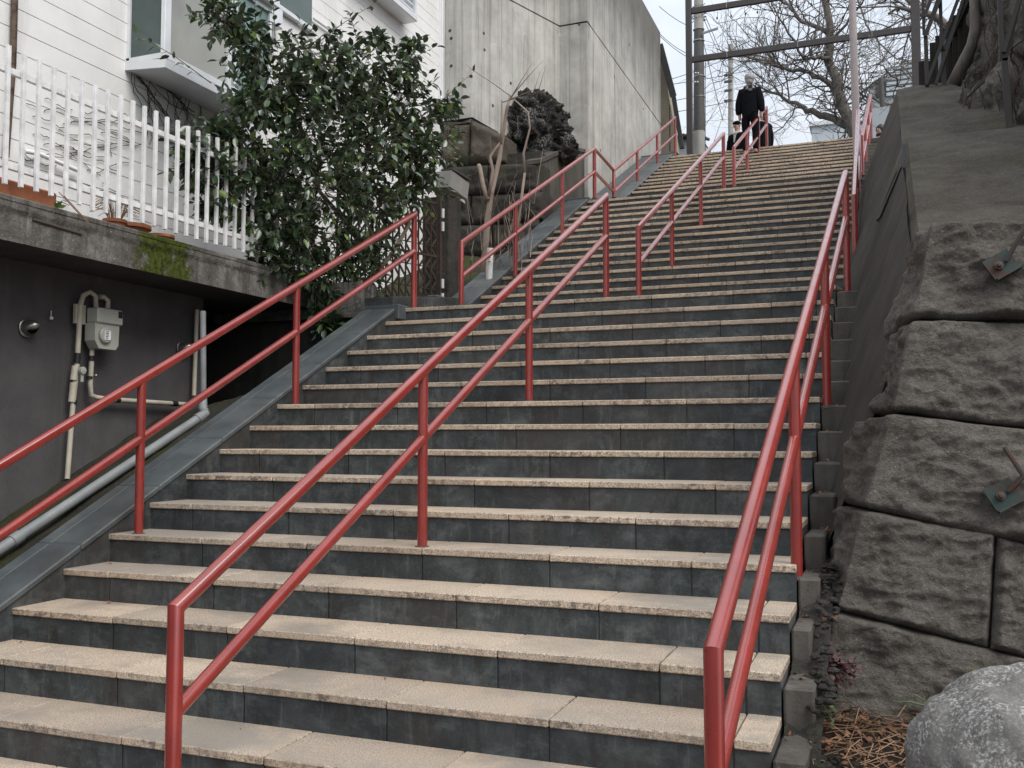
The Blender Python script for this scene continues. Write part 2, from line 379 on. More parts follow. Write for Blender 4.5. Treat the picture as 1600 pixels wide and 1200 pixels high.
M = dict(
    granite=m_granite(), slate=m_slate(), coping=m_coping(), red=m_red(),
    core=m_concrete('grey_mortar', (.07, .068, .065), (.12, .115, .11)),
    gutter=m_concrete('dark_step_concrete', (.06, .053, .046), (.125, .113, .10), .5, (.03, .027, .024)),
    sidewall=m_concrete('weathered_wall_concrete', (.036, .032, .027), (.070, .063, .054), .45, (.015, .014, .012), 0, 1, .35),
    topwall=m_stone('stained_coping_concrete', (.095, .082, .067), (.215, .192, .16), (.34, .31, .27), .25),
    board=m_boardform(), darkconc=m_concrete('planter_concrete', (.055, .05, .045), (.11, .10, .088), .6, (.03, .028, .025), .3),
    plaster=m_concrete('dark_plaster', (.072, .066, .069), (.105, .098, .10), .35, (.045, .042, .043), 0, .5, .3),
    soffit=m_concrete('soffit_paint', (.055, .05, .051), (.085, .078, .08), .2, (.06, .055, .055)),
    slab=m_moss_concrete(),
    stone=m_stone('andesite_block', (.115, .102, .088), (.215, .194, .170), (.36, .33, .29)),
    darkstone=m_stone('mossy_stone', (.035, .032, .029), (.085, .078, .07), (.16, .15, .14), .25),
    lava=m_lava(),
    bank=m_stone('root_bank', (.05, .046, .040), (.27, .255, .23), (.50, .48, .44)),
    boulder=m_lichen(), siding=m_siding(),
    white=m_plain('white_paint', (.80, .80, .80), .4, var=.05), whitedirty=m_plain('dirty_white_paint', (.72, .72, .72), .5, var=.18, scale=14),
    alu=m_plain('window_aluminium', (.72, .74, .76), .35, .2, var=.06),
    glassg=m_glass('frosted_glass', (.24, .24, .22), .3), glassd=m_glass('dark_green_glass', (.05, .075, .07), .12),
    glassgreen=m_glass('ribbed_green_glass', (.12, .19, .17), .3),
    pvc=m_plain('grey_pvc', (.22, .23, .23), .45, var=.15), ivory=m_plain('ivory_pipe', (.50, .46, .37), .5, var=.14, scale=10),
    meter=m_plain('meter_ivory', (.40, .41, .36), .5, var=.1), black=m_plain('black_rubber', (.012, .012, .012), .6),
    steel=m_plain('brushed_steel', (.32, .31, .29), .28, .9, var=.12), brown=m_plain('dark_brown_steel', (.045, .038, .035), .5, var=.15),
    bronze=m_rust('bronze_gate_paint', (.040, .030, .025), (.09, .055, .03), .4), rustpipe=m_rust('rusted_downpipe', (.12, .085, .06), (.03, .018, .012), .9),
    bracket=m_rust('green_bracket_paint', (.028, .052, .046), (.055, .022, .014), .9), brackrod=m_rust('rusty_rod', (.06, .05, .045), (.10, .04, .02), .7),
    pole=m_concrete('pole_concrete', (.30, .29, .27), (.42, .41, .38), .2), poledark=m_plain('pole_sleeve', (.075, .07, .066), .6, var=.2, scale=12),
    polepaint=m_plain('lamp_post_paint', (.36, .31, .31), .45, var=.12), pot=m_plain('terracotta', (.36, .13, .06), .8, var=.25, scale=12, bump=.3),
    brownstone=m_stone('brown_boulder', (.075, .062, .048), (.16, .138, .112), (.24, .21, .17), .2),
    soil=m_stone('dark_soil', (.018, .013, .010), (.05, .035, .026), (.10, .06, .04)),
    mossground=m_stone('mossy_gutter_ground', (.035, .034, .024), (.075, .07, .05), (.10, .10, .08), .85),
    asphalt=m_plain('asphalt', (.055, .055, .055), .9, var=.25, scale=30, bump=.5), earth=m_plain('earth', (.09, .08, .06), .95, var=.3, scale=3, bump=.4),
    leaf=m_leaf('camellia_leaf', (.030, .052, .024), (.062, .100, .042)), leafy=m_leaf('young_camellia_leaf', (.075, .13, .025), (.12, .19, .04), .4),
    leafd=m_leaf('dark_camellia_leaf', (.014, .026, .016), (.032, .054, .030)),
    deadleaf=m_plain('dead_leaf', (.17, .075, .038), .8, var=.5, scale=9), strawm=m_plain('dry_straw', (.22, .135, .082), .85, var=.4, scale=9),
    pinkm=m_plain('purple_weed', (.080, .034, .034), .7, var=.4, scale=20), grassm=m_plain('grass_blade', (.10, .14, .05), .6, var=.3),
    bark=m_bark('shrub_bark', (.13, .10, .08), (.24, .20, .16)), barkpink=m_bark('pruned_bark', (.20, .15, .125), (.33, .27, .23)),
    barkd=m_bark('cherry_bark', (.085, .075, .068), (.20, .18, .16)), vine=m_bark('dry_vine', (.05, .035, .028), (.11, .08, .065)),
    boardd=m_bark('dark_fence_board', (.022, .019, .017), (.05, .044, .04)), wire=m_plain('black_wire', (.03, .03, .035), .6),
    greymetal=m_plain('box_cap_metal', (.27, .27, .25), .5, var=.15), building=m_plain('pale_building_wall', (.50, .54, .57), .8, var=.06, scale=.5),
    building2=m_plain('grey_building_wall', (.36, .38, .39), .8, var=.1, scale=.8), roofd=m_plain('dark_roof', (.05, .05, .05), .8),
    beige=m_plain('beige_house_wall', (.36, .31, .23), .85, var=.12, scale=4),
    skin=m_plain('skin', (.50, .32, .24), .55, var=.06), hair=m_plain('silver_hair', (.27, .265, .26), .65, var=.45, scale=55, bump=.6),
    hairb=m_plain('dark_hair', (.02, .015, .012), .5), cloth=m_plain('black_cloth', (.006, .0065, .009), .95, spec=.12, var=.35, scale=18, bump=.5),
    trous=m_plain('black_trousers', (.006, .006, .008), .95, spec=.12), scarfm=None, cream=m_plain('cream_hoodie', (.45, .42, .38), .9),
    shoe=m_plain('white_shoe_sole', (.5, .5, .5), .7), dress=m_plain('dark_scarf_cloth', (.04, .035, .045), .9),
    sign=m_plain('blue_white_panel', (.46, .52, .60), .5, var=.04), redmark=m_plain('red_mark', (.35, .05, .05), .6),
)
def m_check():
    k = MT('check_scarf', .95, spec=.1)
    ck = k.n('ShaderNodeTexChecker'); ck.inputs['Scale'].default_value = 14; k.l(k.tc.outputs['Object'], ck.inputs['Vector'])
    ck.inputs['Color1'].default_value = (.02, .02, .022, 1); ck.inputs['Color2'].default_value = (.26, .255, .25, 1); k.col(ck.outputs[0]); return k.m
M['scarfm'] = m_check()

# ------------------------------------------------------------------ the stair: measured geometry
H = (.1412, .135, .124); T = (.2887, .275, .266); D2, D3, Z2, Z3 = 1.3415, 1.0897, .189, .301
def step(k):
    if k <= 14: return k * T[0], k * H[0]
    if k <= 28: return 14 * T[0] + D2 + (k - 14) * T[1], 14 * H[0] + Z2 + (k - 14) * H[1]
    return 14 * T[0] + D2 + 14 * T[1] + D3 + (k - 28) * T[2], 14 * H[0] + 14 * H[1] + Z2 + Z3 + (k - 28) * H[2]
XL = -.09; XR = 3.315; XL3 = .19
K0 = -4; ZG = K0 * H[0] - H[0]
KT = 39

# ------------------------------------------------------------------ ground (one sheet to the horizon) and the upper street level
g = MB(); R_ = 600
g.add([(-R_, -R_, ZG), (R_, -R_, ZG), (R_, R_, ZG), (-R_, R_, ZG)], [(0, 1, 2, 3)])
g.build('ground', M['asphalt'], kind='structure', fix=False)
yt, zt = step(KT)
g = MB().box(-60, 60, yt + .30, 300, ZG - .3, zt - .004); g.build('upper_street', M['asphalt'], kind='structure')

# ------------------------------------------------------------------ stairs
def stair(name, k0, k1, xl):
    root = empty(name, (0, step(k0)[0], step(k0)[1]), kind='structure')
    core = MB()
    for k in range(k0, k1 + 1):
        y, z = step(k); y2, z2 = step(k + 1) if k < KT else (y + .3, z)
        land = k in (14, 28)
        rise_back = (z2 - (z2 and 0)) if False else 0
        zb = z2 - (H[1] if k == 14 else H[2] if k == 28 else 0)     # landing slopes gently up to the next riser
        sl = (zb - z) / (y2 - y) if land else 0.0
        th = .030; ov = .010
        # tile joints
        off = .208 if k % 2 == 0 else .508
        xs = [xl]; x = off - 1.2
        while x < XR - .14:
            if x > xl + .09: xs.append(x)
            x += .6
        xs.append(XR - .115 + random.uniform(-.01, .01)); xs.append(XR)
        rows = [(y, y2 + .012)] if not land else [(y + i * (y2 + .012 - y) / 5, y + (i + 1) * (y2 + .012 - y) / 5) for i in range(5)]
        for ri, (ya, yb) in enumerate(rows):
            for i in range(len(xs) - 1):
                j = random.uniform(-.0012, .0012); gp = .0022
                zz = z + sl * (ya - y) + j
                MB().box(xs[i] + gp, xs[i + 1] - gp, ya + (0 if ri == 0 else .002), yb, zz - th, zz, slope=sl, ch=.004).build('tread_slab', M['granite'], root)
        # riser tiles
        yp, zp = step(k - 1) if k > K0 else (y - .3, ZG)
        zlow = (z - H[0 if k <= 14 else 1 if k <= 28 else 2]) if k > K0 else ZG
        for i in range(len(xs) - 1):
            gp = .0028
            x0 = xs[i] + gp; x1 = xs[i + 1] - gp
            MB().box(x0, x1, y + ov, y + ov + .012, zlow - .02, z - th - .002, ch=.0015).build('riser_tile', M['slate'], root)
        core.box(xl - .004, XR - .003, y + ov + .008, y2 + ov + .004, ZG - .05 if k < 3 else zlow - 1.0, z - th - .002, slope=sl)
    core.build('stair_core', M['core'], root)
    return root
stair('lower_stairs', K0, 14, XL); stair('middle_stairs', 15, 28, XL); stair('upper_stairs', 29, KT, XL3)

# left stringers with sloping slate coping tiles
def stringer(name, ya, yb, zf, sl, x0, x1, off):
    root = empty(name, (x1, ya, zf(ya)), kind='structure')
    MB().prism([(x0 + .01, ya, ZG if ya < 0 else zf(ya) - 1.2), (x0 + .01, yb, zf(yb) - 1.2), (x0 + .01, yb, zf(yb) - .03), (x0 + .01, ya, zf(ya) - .03)], (x1 - x0 - .022, 0, 0)).build('stringer_wall', M['slate'], root)
    y = off
    while y < yb:
        a, b = max(y, ya), min(y + .535, yb)
        if b - a > .05:
            xm = x0 + (x1 - x0) * .28
            MB().box(xm + .0015, x1, a + .0018, b - .0018, zf(a) - .034, zf(a) + random.uniform(-.001, .001), slope=sl, ch=.007).build('coping_tile', M['coping'], root)
            MB().box(x0, xm - .0015, a + .0018, b - .0018, zf(a) - .034, zf(a) - .002, slope=sl, ch=.003).build('coping_tile', M['coping'], root)
        y += .535
    # little level block that closes the top end
    MB().box(x0 - .02, x1 + .015, yb + .002, yb + .30, zf(yb) - .1, zf(yb) + .02, ch=.006).build('end_block', M['coping'], root)
    return root
stringer('lower_stringer', -1.4, 3.92, lambda y: .489 * y + .060, .489, -.345, -.058, 1.213 - .535 * 5)
stringer('middle_stringer', 5.30, 9.25, lambda y: 2.166 + .491 * (y - 5.383) + .03, .491, -.35, -.058, 5.30)
stringer('upper_stringer', 10.0, 13.45, lambda y: 4.481 + .466 * (y - 10.589) + .012, .466, -.345, .195, 10.0)
# landing edges on the left
MB().box(-.9, XL - .006, 3.925, 5.30, 1.2, 2.06, slope=.13, ch=.004).build('entrance_step', M['slate'], kind='structure')

# right hand gutter of small concrete steps
gr = empty('gutter_steps', (3.33, 0, 0), kind='structure')
for k in range(-2, KT + 1):
    y, z = step(k); y2, z2_ = step(k + 1) if k < KT else (y + .3, z)
    sl = 0 if k not in (14, 28) else (z2_ - z - H[1]) / (y2 - y)
    wd = 3.60 if k > 5 else at(*((1247, 1290), (1255, 1220), (1259, 1160), (1272, 1060), (1266, 965), (1280, 890), (1288, 826), (1305, 774))[k + 2], 'Y', y).x
    MB().box(XR + .003 + random.uniform(0, .002), wd, y + random.uniform(-.012, .012), y2 + .05, z - .9, z - .045 + random.uniform(-.006, .006), slope=sl, ch=.008).build('gutter_step', M['gutter'], gr)

# ------------------------------------------------------------------ handrails
RR = .0240
def rail(name, x, posts, label, tops, bases, link=None, grp='red handrails on the stairs', parent=None, xf=None):
    """posts: list of y; tops(y) gives height of the top of the rail"""
    xf = xf or (lambda y: x)
    root = parent or empty(name, (xf(posts[0]), posts[0], bases[0]), label, 'handrail', grp)
    pz = [Vector((xf(y), y, tops[i] - RR)) for i, y in enumerate(posts)]
    a, b = pz[0], pz[-1]
    # top rail mitred into the two end posts
    MB().tube([a - Vector((0, 0, tops[0] - RR - bases[0])), a, b, b - Vector((0, 0, tops[-1] - RR - bases[-1]))], RR, 14).build('top_rail', M['red'], root, smooth=40)
    lo = Vector((0, 0, -.305))
    MB().tube([a + lo, b + lo], RR * .93, 12).build('lower_rail', M['red'], root, smooth=40)
    for i in range(1, len(posts) - 1):
        f = (posts[i] - posts[0]) / (posts[-1] - posts[0]); zt_ = a.z + (b.z - a.z) * f
        MB().tube([(xf(posts[i]), posts[i], bases[i]), (xf(posts[i]), posts[i], zt_ - .01)], RR * .95, 12).build('post', M['red'], root, smooth=40)
    for i in range(len(posts)):
        MB().tube([(xf(posts[i]), posts[i], bases[i]), (xf(posts[i]), posts[i], bases[i] + .0135)], RR * 1.35, 14).build('grout_collar', M['core'], root, smooth=40)
    return root
def base(k): return step(k)[1] - .01
P1 = [-.72, .92, 2.345, 4.08]
T1 = [.433 + (y + .73) * .4885 for y in P1]
rail('handrail', 0, [-2.1] + P1, 'lowest red handrail along the left edge, rising into the glossy shrub', [.433 - 1.38 * .4885] + T1, [ZG] + [step(-3)[1], base(3), base(8), base(14)][0:4], xf=lambda y: .089 - .0187 * y)
c1 = rail('handrail', 0, P1, 'nearest central red handrail, splitting the lower flight in two', T1, [base(-3), base(3), base(8), base(14)], xf=lambda y: 1.704 - .01125 * (y + .72))
rail('handrail', 0, P1, 'nearest red handrail on the right edge beside the big stone blocks', T1, [base(-3) - .04, base(3) - .05, base(8) - .05, base(14) - .06], xf=lambda y: 3.288 + .0246 * y)
P2 = [4.90, 6.24, 7.79, 9.42]; T2 = [2.705 + (y - 4.9) * .4715 for y in P2]
rail('handrail', 1.70, P2, 'middle one of the three central red handrails, on the second flight', T2, [2.09, base(17), base(22), 4.08])
rail('handrail', 3.35, [5.6, 6.9, 8.2, 9.2], 'red handrail of the second flight on the right, ending at the lamp post', [2.98, 3.60, 4.22, 4.86], [base(14) - .05, base(19) - .05, base(24) - .05, base(28) - .05], xf=lambda y: 3.395 - .0153 * (y - 5.6))
P3 = [10.30, 11.62, 13.0, 14.15]; T3 = [4.905 + (y - 10.3) * .4665 for y in P3]
rail('handrail', 1.70, P3, 'farthest central red handrail, crossing in front of the people', T3, [4.33, base(32), base(37), base(39)])
rail('handrail', 3.36, [10.2, 11.5, 12.9, 14.2], 'farthest red handrail on the right, behind the lamp post', [4.84, 5.44, 6.09, 6.71], [4.3, base(32) - .05, base(37) - .05, base(39) - .05], xf=lambda y: 3.352 + .013 * (y - 10.3))
# left rail of the two upper flights, joined by sloping link bars on the landing
r2 = rail('handrail', .085, [4.86, 6.20, 7.73, 9.06], 'long red handrail left of the upper flights with a dipping link at its landing', [2.685 + (y - 4.86) * .4845 for y in (4.86, 6.2, 7.73, 9.06)], [2.09, base(17), base(22), 4.03])
r3 = rail('handrail', .10, [9.95, 11.29, 12.66, 14.1], None, [4.66, 5.33, 6.0, 6.69], [4.25, base(31), base(36), base(39)], parent=r2)
for dz in (0, -.305):
    MB().tube([(.085, 9.06, 4.72 - RR + dz), (.10, 9.95, 4.66 - RR + dz)], RR * .9, 12).build('link_bar', M['red'], r2, smooth=40)

# lamp post
lp = empty('lamp_post', (3.31, 9.62, 4.2), 'tall plain grey lamp post standing beside the right handrail', 'lamp post')
MB().tube([(3.31, 9.62, 4.2), (3.25, 9.62, 9.4)], [.048, .036], 16).build('shaft', M['polepaint'], lp, smooth=40)
MB().tube([(3.25, 9.62, 9.4), (3.23, 9.5, 9.9), (3.2, 9.1, 10.05)], .03, 10).build('arm', M['polepaint'], lp, smooth=40)
MB().ball((3.2, 8.9, 10.03), (.09, .24, .06)).build('lamp_head', M['greymetal'], lp, smooth=True)

# ------------------------------------------------------------------ right hand retaining wall
BT = .35                                                    # how far the stair side of the wall leans back
def zb(y): return .95 + .48 * (y - 2)
rw = empty('retaining_wall', (3.45, 1.1, 0.3), 'dark concrete retaining wall leaning back along the right side of the stairs', 'wall')
def wallpoly(y, h, x0=3.45, rx_=7.5, extra=0.0):
    return [Vector((x0 - .12, y, zb(y) - .4)), Vector((x0 + BT * (h + extra * 0) , y, zb(y) + h)), Vector((rx_, y, zb(y) + h + .02)), Vector((rx_, y, zb(y) - 2.2)), Vector((x0 - .12, y, zb(y) - 2.2))]
def sheetgrid(fn, nu, nv):
    vs = [fn(i / nu, j / nv) for j in range(nv + 1) for i in range(nu + 1)]
    fs = [(j * (nu + 1) + i, j * (nu + 1) + i + 1, (j + 1) * (nu + 1) + i + 1, (j + 1) * (nu + 1) + i) for j in range(nv) for i in range(nu)]
    return vs, fs
def fbm(p, oct=4, sc=1.0):
    a = 0; w_ = 1; p = Vector(p) * sc
    for _ in range(oct): a += w_ * noise.noise(p); p = p * 2.1; w_ *= .5
    return a
# side plane: one leaning sheet backed by a solid
def side_fn(u, v):
    y = 1.3 + (7.42 - 1.3) * u; h = -.35 + (.90 + .35) * v
    p = Vector((3.45 + BT * h, y, zb(y) + h)); n_ = Vector((-1, 0, BT)).normalized()
    return p + n_ * (.012 * fbm(p, 4, 1.6))
m = MB(); vs, fs = sheetgrid(side_fn, 90, 24); m.add(vs, fs); m.build('leaning_face', M['sidewall'], rw, smooth=True, fix=False)
m = MB()
ya, yb = 1.55, 7.40
pa = [(3.48, ya, zb(ya) - .1), (3.45 + BT * .9 + .03, ya, zb(ya) + .87), (8.5, ya, zb(ya) + .87), (8.5, ya, ZG - .2), (3.48, ya, ZG - .2)]
pb = [(3.48, yb, zb(yb) - .1), (3.45 + BT * .9 + .03, yb, zb(yb) + .87), (8.5, yb, zb(yb) + .87), (8.5, yb, ZG - .2), (3.48, yb, ZG - .2)]
m.add(pa + pb, [(0, 1, 2, 3, 4), (9, 8, 7, 6, 5)] + [(i, i + 5, (i + 1) % 5 + 5, (i + 1) % 5) for i in range(5)])
m.build('wall_core', M['sidewall'], rw)
# sloping top, two lifts of rough concrete
def top_fn(y0, y1, x0, x1, h):
    def f(u, v):
        y = y0 + (y1 - y0) * v; x = x0 + (x1 - x0) * u
        z = zb(y) + h + .035 * fbm((x, y * .6, 3), 6, 1.6) + .012 * fbm((x, y, 9), 4, 9)
        if u == 0: return Vector((x, y, z))
        return Vector((x, y, z))
    return f
m = MB(); vs, fs = sheetgrid(top_fn(3.9, 7.42, 3.45 + BT * .9, 6.5, .90), 50, 60); m.add(vs, fs); m.build('upper_top', M['topwall'], rw, smooth=True, fix=False)
f1 = top_fn(1.6, 4.25, 3.80, 6.5, .985)
m = MB(); vs, fs = sheetgrid(f1, 60, 60); m.add(vs, fs)
n0 = len(m.v)
ed = [f1(0, j / 60) for j in range(61)]                              # left skirt of the proud lift
m.add(ed + [p + Vector((-.045, 0, -.14)) for p in ed], [(j, j + 1, j + 62, j + 61) for j in range(60)])
ed = [f1(i / 60, 1) for i in range(61)]
m.add(ed + [p + Vector((0, .02, -.14)) for p in ed], [(j, j + 61, j + 62, j + 1) for j in range(60)])
m.build('lower_top', M['topwall'], rw, smooth=35, fix=False)
# end face of the wall at the top and the spalled sliver on the leaning face

def on_side(px, py, lift=0.0):
    N = Vector((0, 1, .48)).cross(Vector((BT, 0, 1))).normalized(); d = ray(px, py); s_ = ((Vector((3.45, 2, .95)) - CAM).dot(N)) / d.dot(N)
    if N.x > 0: N = -N
    return CAM + d * s_ + N * lift
q = [on_side(1415, 224, .012), on_side(1406, 268, .022), on_side(1375, 336, .012), on_side(1398, 272, .022)]
MB().prism(q, Vector((.06, 0, -.02))).build('spalled_sliver', M['topwall'], rw)
q = [on_side(1415, 226, .016), on_side(1411, 262, .016), on_side(1378, 340, .016), on_side(1372, 346, .016), on_side(1405, 272, .016)]
MB().prism(q, Vector((.05, 0, -.02))).build('open_crack', M['black'], rw)

# rusticated stone blocks in front of the wall
sw = empty('stone_wall', (3.45, .75, -.2), 'rough dark stone block wall with bolted brackets, right of the lowest steps', 'wall')
def fplane(px, py):
    """front of the stone pile: a face that leans back a little"""
    d = ray(px, py); P0 = Vector((3.4, .78, 0)); N = Vector((.10, -1, .20)); s_ = ((P0 - CAM).dot(N)) / d.dot(N); return CAM + d * s_
def stone(name, ar_t, ar_b, rt_t, rt_b, lf_t, lf_b, seed, back=.42, bulge=.032, mat='stone'):
    """corner block: arris top/bottom, right end top/bottom, left contour top/bottom, all measured"""
    A0, A1 = fplane(*ar_b), fplane(*ar_t); R0, R1 = fplane(*rt_b), fplane(*rt_t)
    L0, L1 = None, None
    if lf_t:
        def lp(p, A):
            d = ray(*p); y = A.y + back; return CAM + d * ((y - CAM.y) / d.y)
        L0, L1 = lp(lf_b, A0), lp(lf_t, A1)
    nf, ns, nv = 84, 30, 60
    vs = []; cols = (ns if lf_t else 0) + nf + 1
    fn_ = (R0 - A0).cross(A1 - A0).normalized()
    if fn_.y > 0: fn_ = -fn_
    if lf_t:
        sn = (A0 - L0).cross(A1 - A0).normalized()
        if sn.x > 0: sn = -sn
    for j in range(nv + 1):
        v = j / nv
        for i in range(cols):
            if lf_t and i < ns:
                u = i / ns; p = (L0.lerp(L1, v)).lerp(A0.lerp(A1, v), u); n_ = sn.lerp(fn_, max(0, (u - .8) / .2) * .5).normalized()
                eu = min(1, (1 - u) * 5 + .0); ee = min(u * 4, 1)
            else:
                u = (i - (ns if lf_t else 0)) / nf; p = (A0.lerp(A1, v)).lerp(R0.lerp(R1, v), u); n_ = fn_ if not lf_t else fn_.lerp(sn, max(0, (.06 - u) / .06) * .5).normalized()
                ee = min(1, (1 - u) * 26); eu = min(1, u * 7) if lf_t else min(1, u * 12)
                if not lf_t: ee = min(ee, eu)
            ev = min(1, v * 16, (1 - v) * 16)
            pil = (1 - (1 - ev) ** 2.4) * (1 - (1 - max(0, min(1, ee))) ** 2.2)
            rough = .040 * fbm(p + Vector((seed, 0, 0)), 5, 3.4) + .030 * abs(fbm(p + Vector((0, seed, 0)), 5, 7)) + .014 * fbm(p, 3, 1.1) - .022 * abs(noise.noise(Vector((p.x * 3, p.y * 3, p.z * 7)) + Vector((seed, 1, 2)))) - .018 * abs(noise.noise(Vector((p.x * 7, p.y * 7, p.z * 20)) + Vector((seed, 5, 2))))
            amp = (.25 + .75 * min(1, eu)) if lf_t else 1
            off = bulge * (pil - 1) + rough * amp * (.4 + .6 * pil) + bulge * .35 * pil * min(1, eu)
            vs.append(p + n_ * off)
    fs = [(j * cols + i, j * cols + i + 1, (j + 1) * cols + i + 1, (j + 1) * cols + i) for j in range(nv) for i in range(cols - 1)]
    # thickness: skirt back all round
    ring = [i for i in range(cols)] + [j * cols + cols - 1 for j in range(1, nv + 1)] + [nv * cols + i for i in range(cols - 2, -1, -1)] + [j * cols for j in range(nv - 1, 0, -1)]
    base_ = len(vs); bk = Vector((.22, .62, 0))
    for r in ring: vs.append(vs[r] + bk)
    n_ = len(ring)
    fs += [(ring[a], base_ + a, base_ + (a + 1) % n_, ring[(a + 1) % n_]) for a in range(n_)]
    m = MB().add(vs, fs); return m.build(name, M[mat], sw, smooth=True)
stone('stone_block', (1457, 343), (1428, 494), (1660, 348), (1660, 498), (1418, 386), (1381, 536), 3)
stone('stone_block', (1427, 497), (1394, 640), (1660, 502), (1660, 672), (1381, 538), (1356, 650), 11)
stone('stone_block', (1393, 643), (1352, 792), (1660, 676), (1660, 862), (1334, 662), (1305, 782), 23)
stone('stone_block', (1351, 796), (1308, 952), (1556, 834), (1546, 1012), (1302, 786), (1283, 930), 31)
stone('stone_block', (1560, 836), (1550, 1014), (1720, 880), (1720, 1056), None, None, 43)
stone('stone_block', (1307, 956), (1268, 1130), (1700, 1052), (1690, 1180), (1272, 936), (1240, 1090), 57, back=.25)
m = MB(); vs, fs = sheetgrid(lambda u, v: fplane(1250 + 420 * u, 1210 - 130 * v + 40 * u) + Vector((.0, .10 - .10 * fbm((u * 5, v * 3, 2), 4, 2), 0)), 40, 14)
m.add(vs, fs); m.build('footing_rubble', M['darkstone'], sw, smooth=True)
m = MB().prism([(3.64, 1.12, ZG), (3.74, 1.12, 1.0), (4.0, 1.25, 1.6), (5.6, 1.25, 1.7), (5.6, 1.12, ZG)], (0, .5, .1)); m.build('joint_mortar', M['stone'], sw)
m = MB(); vs, fs = sheetgrid(lambda u, v: (lambda x, y: Vector((x, y, min(.489 * y - .12, .40) + .05 * fbm((x, y, 5), 5, 7) - .03)))(3.325 + .12 * u, -.3 + 1.7 * v), 14, 110); m.add(vs, fs); m.build('gap_rubble', M['darkstone'], sw, smooth=True, fix=False)

m = MB()
for i in range(150):
    y = random.uniform(-.25, 1.35); x = random.uniform(3.40, 3.47) if y > .25 else random.uniform(3.35, 3.6); r = random.uniform(.006, .017)
    m.ball((x, y, min(.489 * y - .10, .40) if y > .25 else -.09), (r * 1.3, r, r * .8), 8, 6, seed=i, amp=.5)
m.build('loose_stones', M['darkstone'], sw, kind='stuff', smooth=35)

# brackets bolted to the stones
def bracket(cx, cy, label, rod):
    c = fplane(cx, cy) + Vector((0, -.055, .0)); fn = Vector((.10, -1, .20)).normalized(); u = Vector((cos(.55), 0, sin(.55))); u = (u - fn * u.dot(fn)).normalized(); v = fn.cross(u)
    root = empty('wall_bracket', c, label, 'bracket', 'steel brackets bolted to the stone wall')
    MB().obox(c, u, v, fn, .052, .046, .006).build('plate', M['bracket'], root)
    MB().obox(c - v * .046 + fn * .014, u, v, fn, .052, .005, .018).build('flange', M['bracket'], root)
    MB().lathe([(.017, 0), (.017, .012), (.010, .013), (.010, .026), (.001, .028)], 8, Matrix.Translation(c + fn * .006 - u * .012) @ fn.to_track_quat('Z', 'Y').to_matrix().to_4x4()).build('bolt', M['brackrod'], root)
    MB().tube([c + fn * .015 + u * .02, *rod(c, fn)], .0095, 8).build('rod', M['brackrod'], root, smooth=40)
bracket(1562, 418, 'rusty bracket with a rod leading up, on the topmost big stone', lambda c, fn: [fplane(1577, 398) + fn * .09, fplane(1602, 360) + fn * .13])
bracket(1565, 772, 'green bracket with a bent rusty rod, on the third big stone', lambda c, fn: [fplane(1590, 750) + fn * .10, fplane(1561, 706) + fn * .10])

# bed of soil, leaves and boulder at the foot of the stones
def soil_z(x, y): return -.115 + .03 * fbm((x, y, 0), 4, 2.5) - .25 * max(0, .0 - y) + .03 * (x - 3.4)
m = MB(); vs, fs = sheetgrid(lambda u, v: Vector((3.36 + 2.4 * u, -1.6 + 3.0 * v, soil_z(3.36 + 2.4 * u, -1.6 + 3.0 * v))), 60, 70); m.add(vs, fs)
m.build('planting_bed', M['soil'], kind='structure', smooth=True, fix=False)
bc = at(1590, 1260, 'Y', -.30)
b = MB().ball((0, 0, 0), (.30, .27, .27), 90, 60, seed=9.3, amp=.13)
bo = b.build('boulder', M['boulder'], smooth=True, label='big rounded grey boulder speckled with white lichen in the bottom right corner', cat='boulder')
bo.location = at(1612, 1216, 'Y', -.25)
# fallen leaves and straw
lv = MB(); st = MB()
for i in range(1500):
    x = 3.38 + random.random() ** 1.0 * 1.0; y = random.uniform(-.7, 1.0); z = soil_z(x, y) + random.uniform(.005, .03)
    M_ = Euler((random.uniform(-.7, .7), random.uniform(-.7, .7), random.uniform(0, 6.3))).to_matrix(); s_ = random.uniform(.007, .020)
    lv.add([M_ @ Vector(p) * s_ + Vector((x, y, z)) for p in ((-1, 0, 0), (-.3, .45, .18), (.6, .35, .1), (1.1, 0, .3), (.6, -.35, .1), (-.3, -.45, .2))], [(0, 1, 5), (1, 2, 4, 5), (2, 3, 4)])
for i in range(950):
    x = 3.38 + random.random() * 1.0; y = random.uniform(-.7, .95); z = soil_z(x, y) + random.uniform(.0, .03); a = random.uniform(0, 6.3); l_ = random.uniform(.03, .12)
    p0 = Vector((x, y, z)); p1 = p0 + Vector((cos(a), sin(a), random.uniform(.0, .35))) * l_; p2 = p1 + Vector((cos(a + .6), sin(a + .6), random.uniform(-.5, .1))) * l_
    st.tube([p0, p1, p2], .0016, 3, False)
lv.build('fallen_leaves', M['deadleaf'], kind='stuff', fix=False, label='brown fallen leaves on the soil under the stone wall', cat='leaf litter')
st.build('dry_stalks', M['strawm'], kind='stuff', label='curled dry stalks on the soil beside the boulder', cat='dry grass')
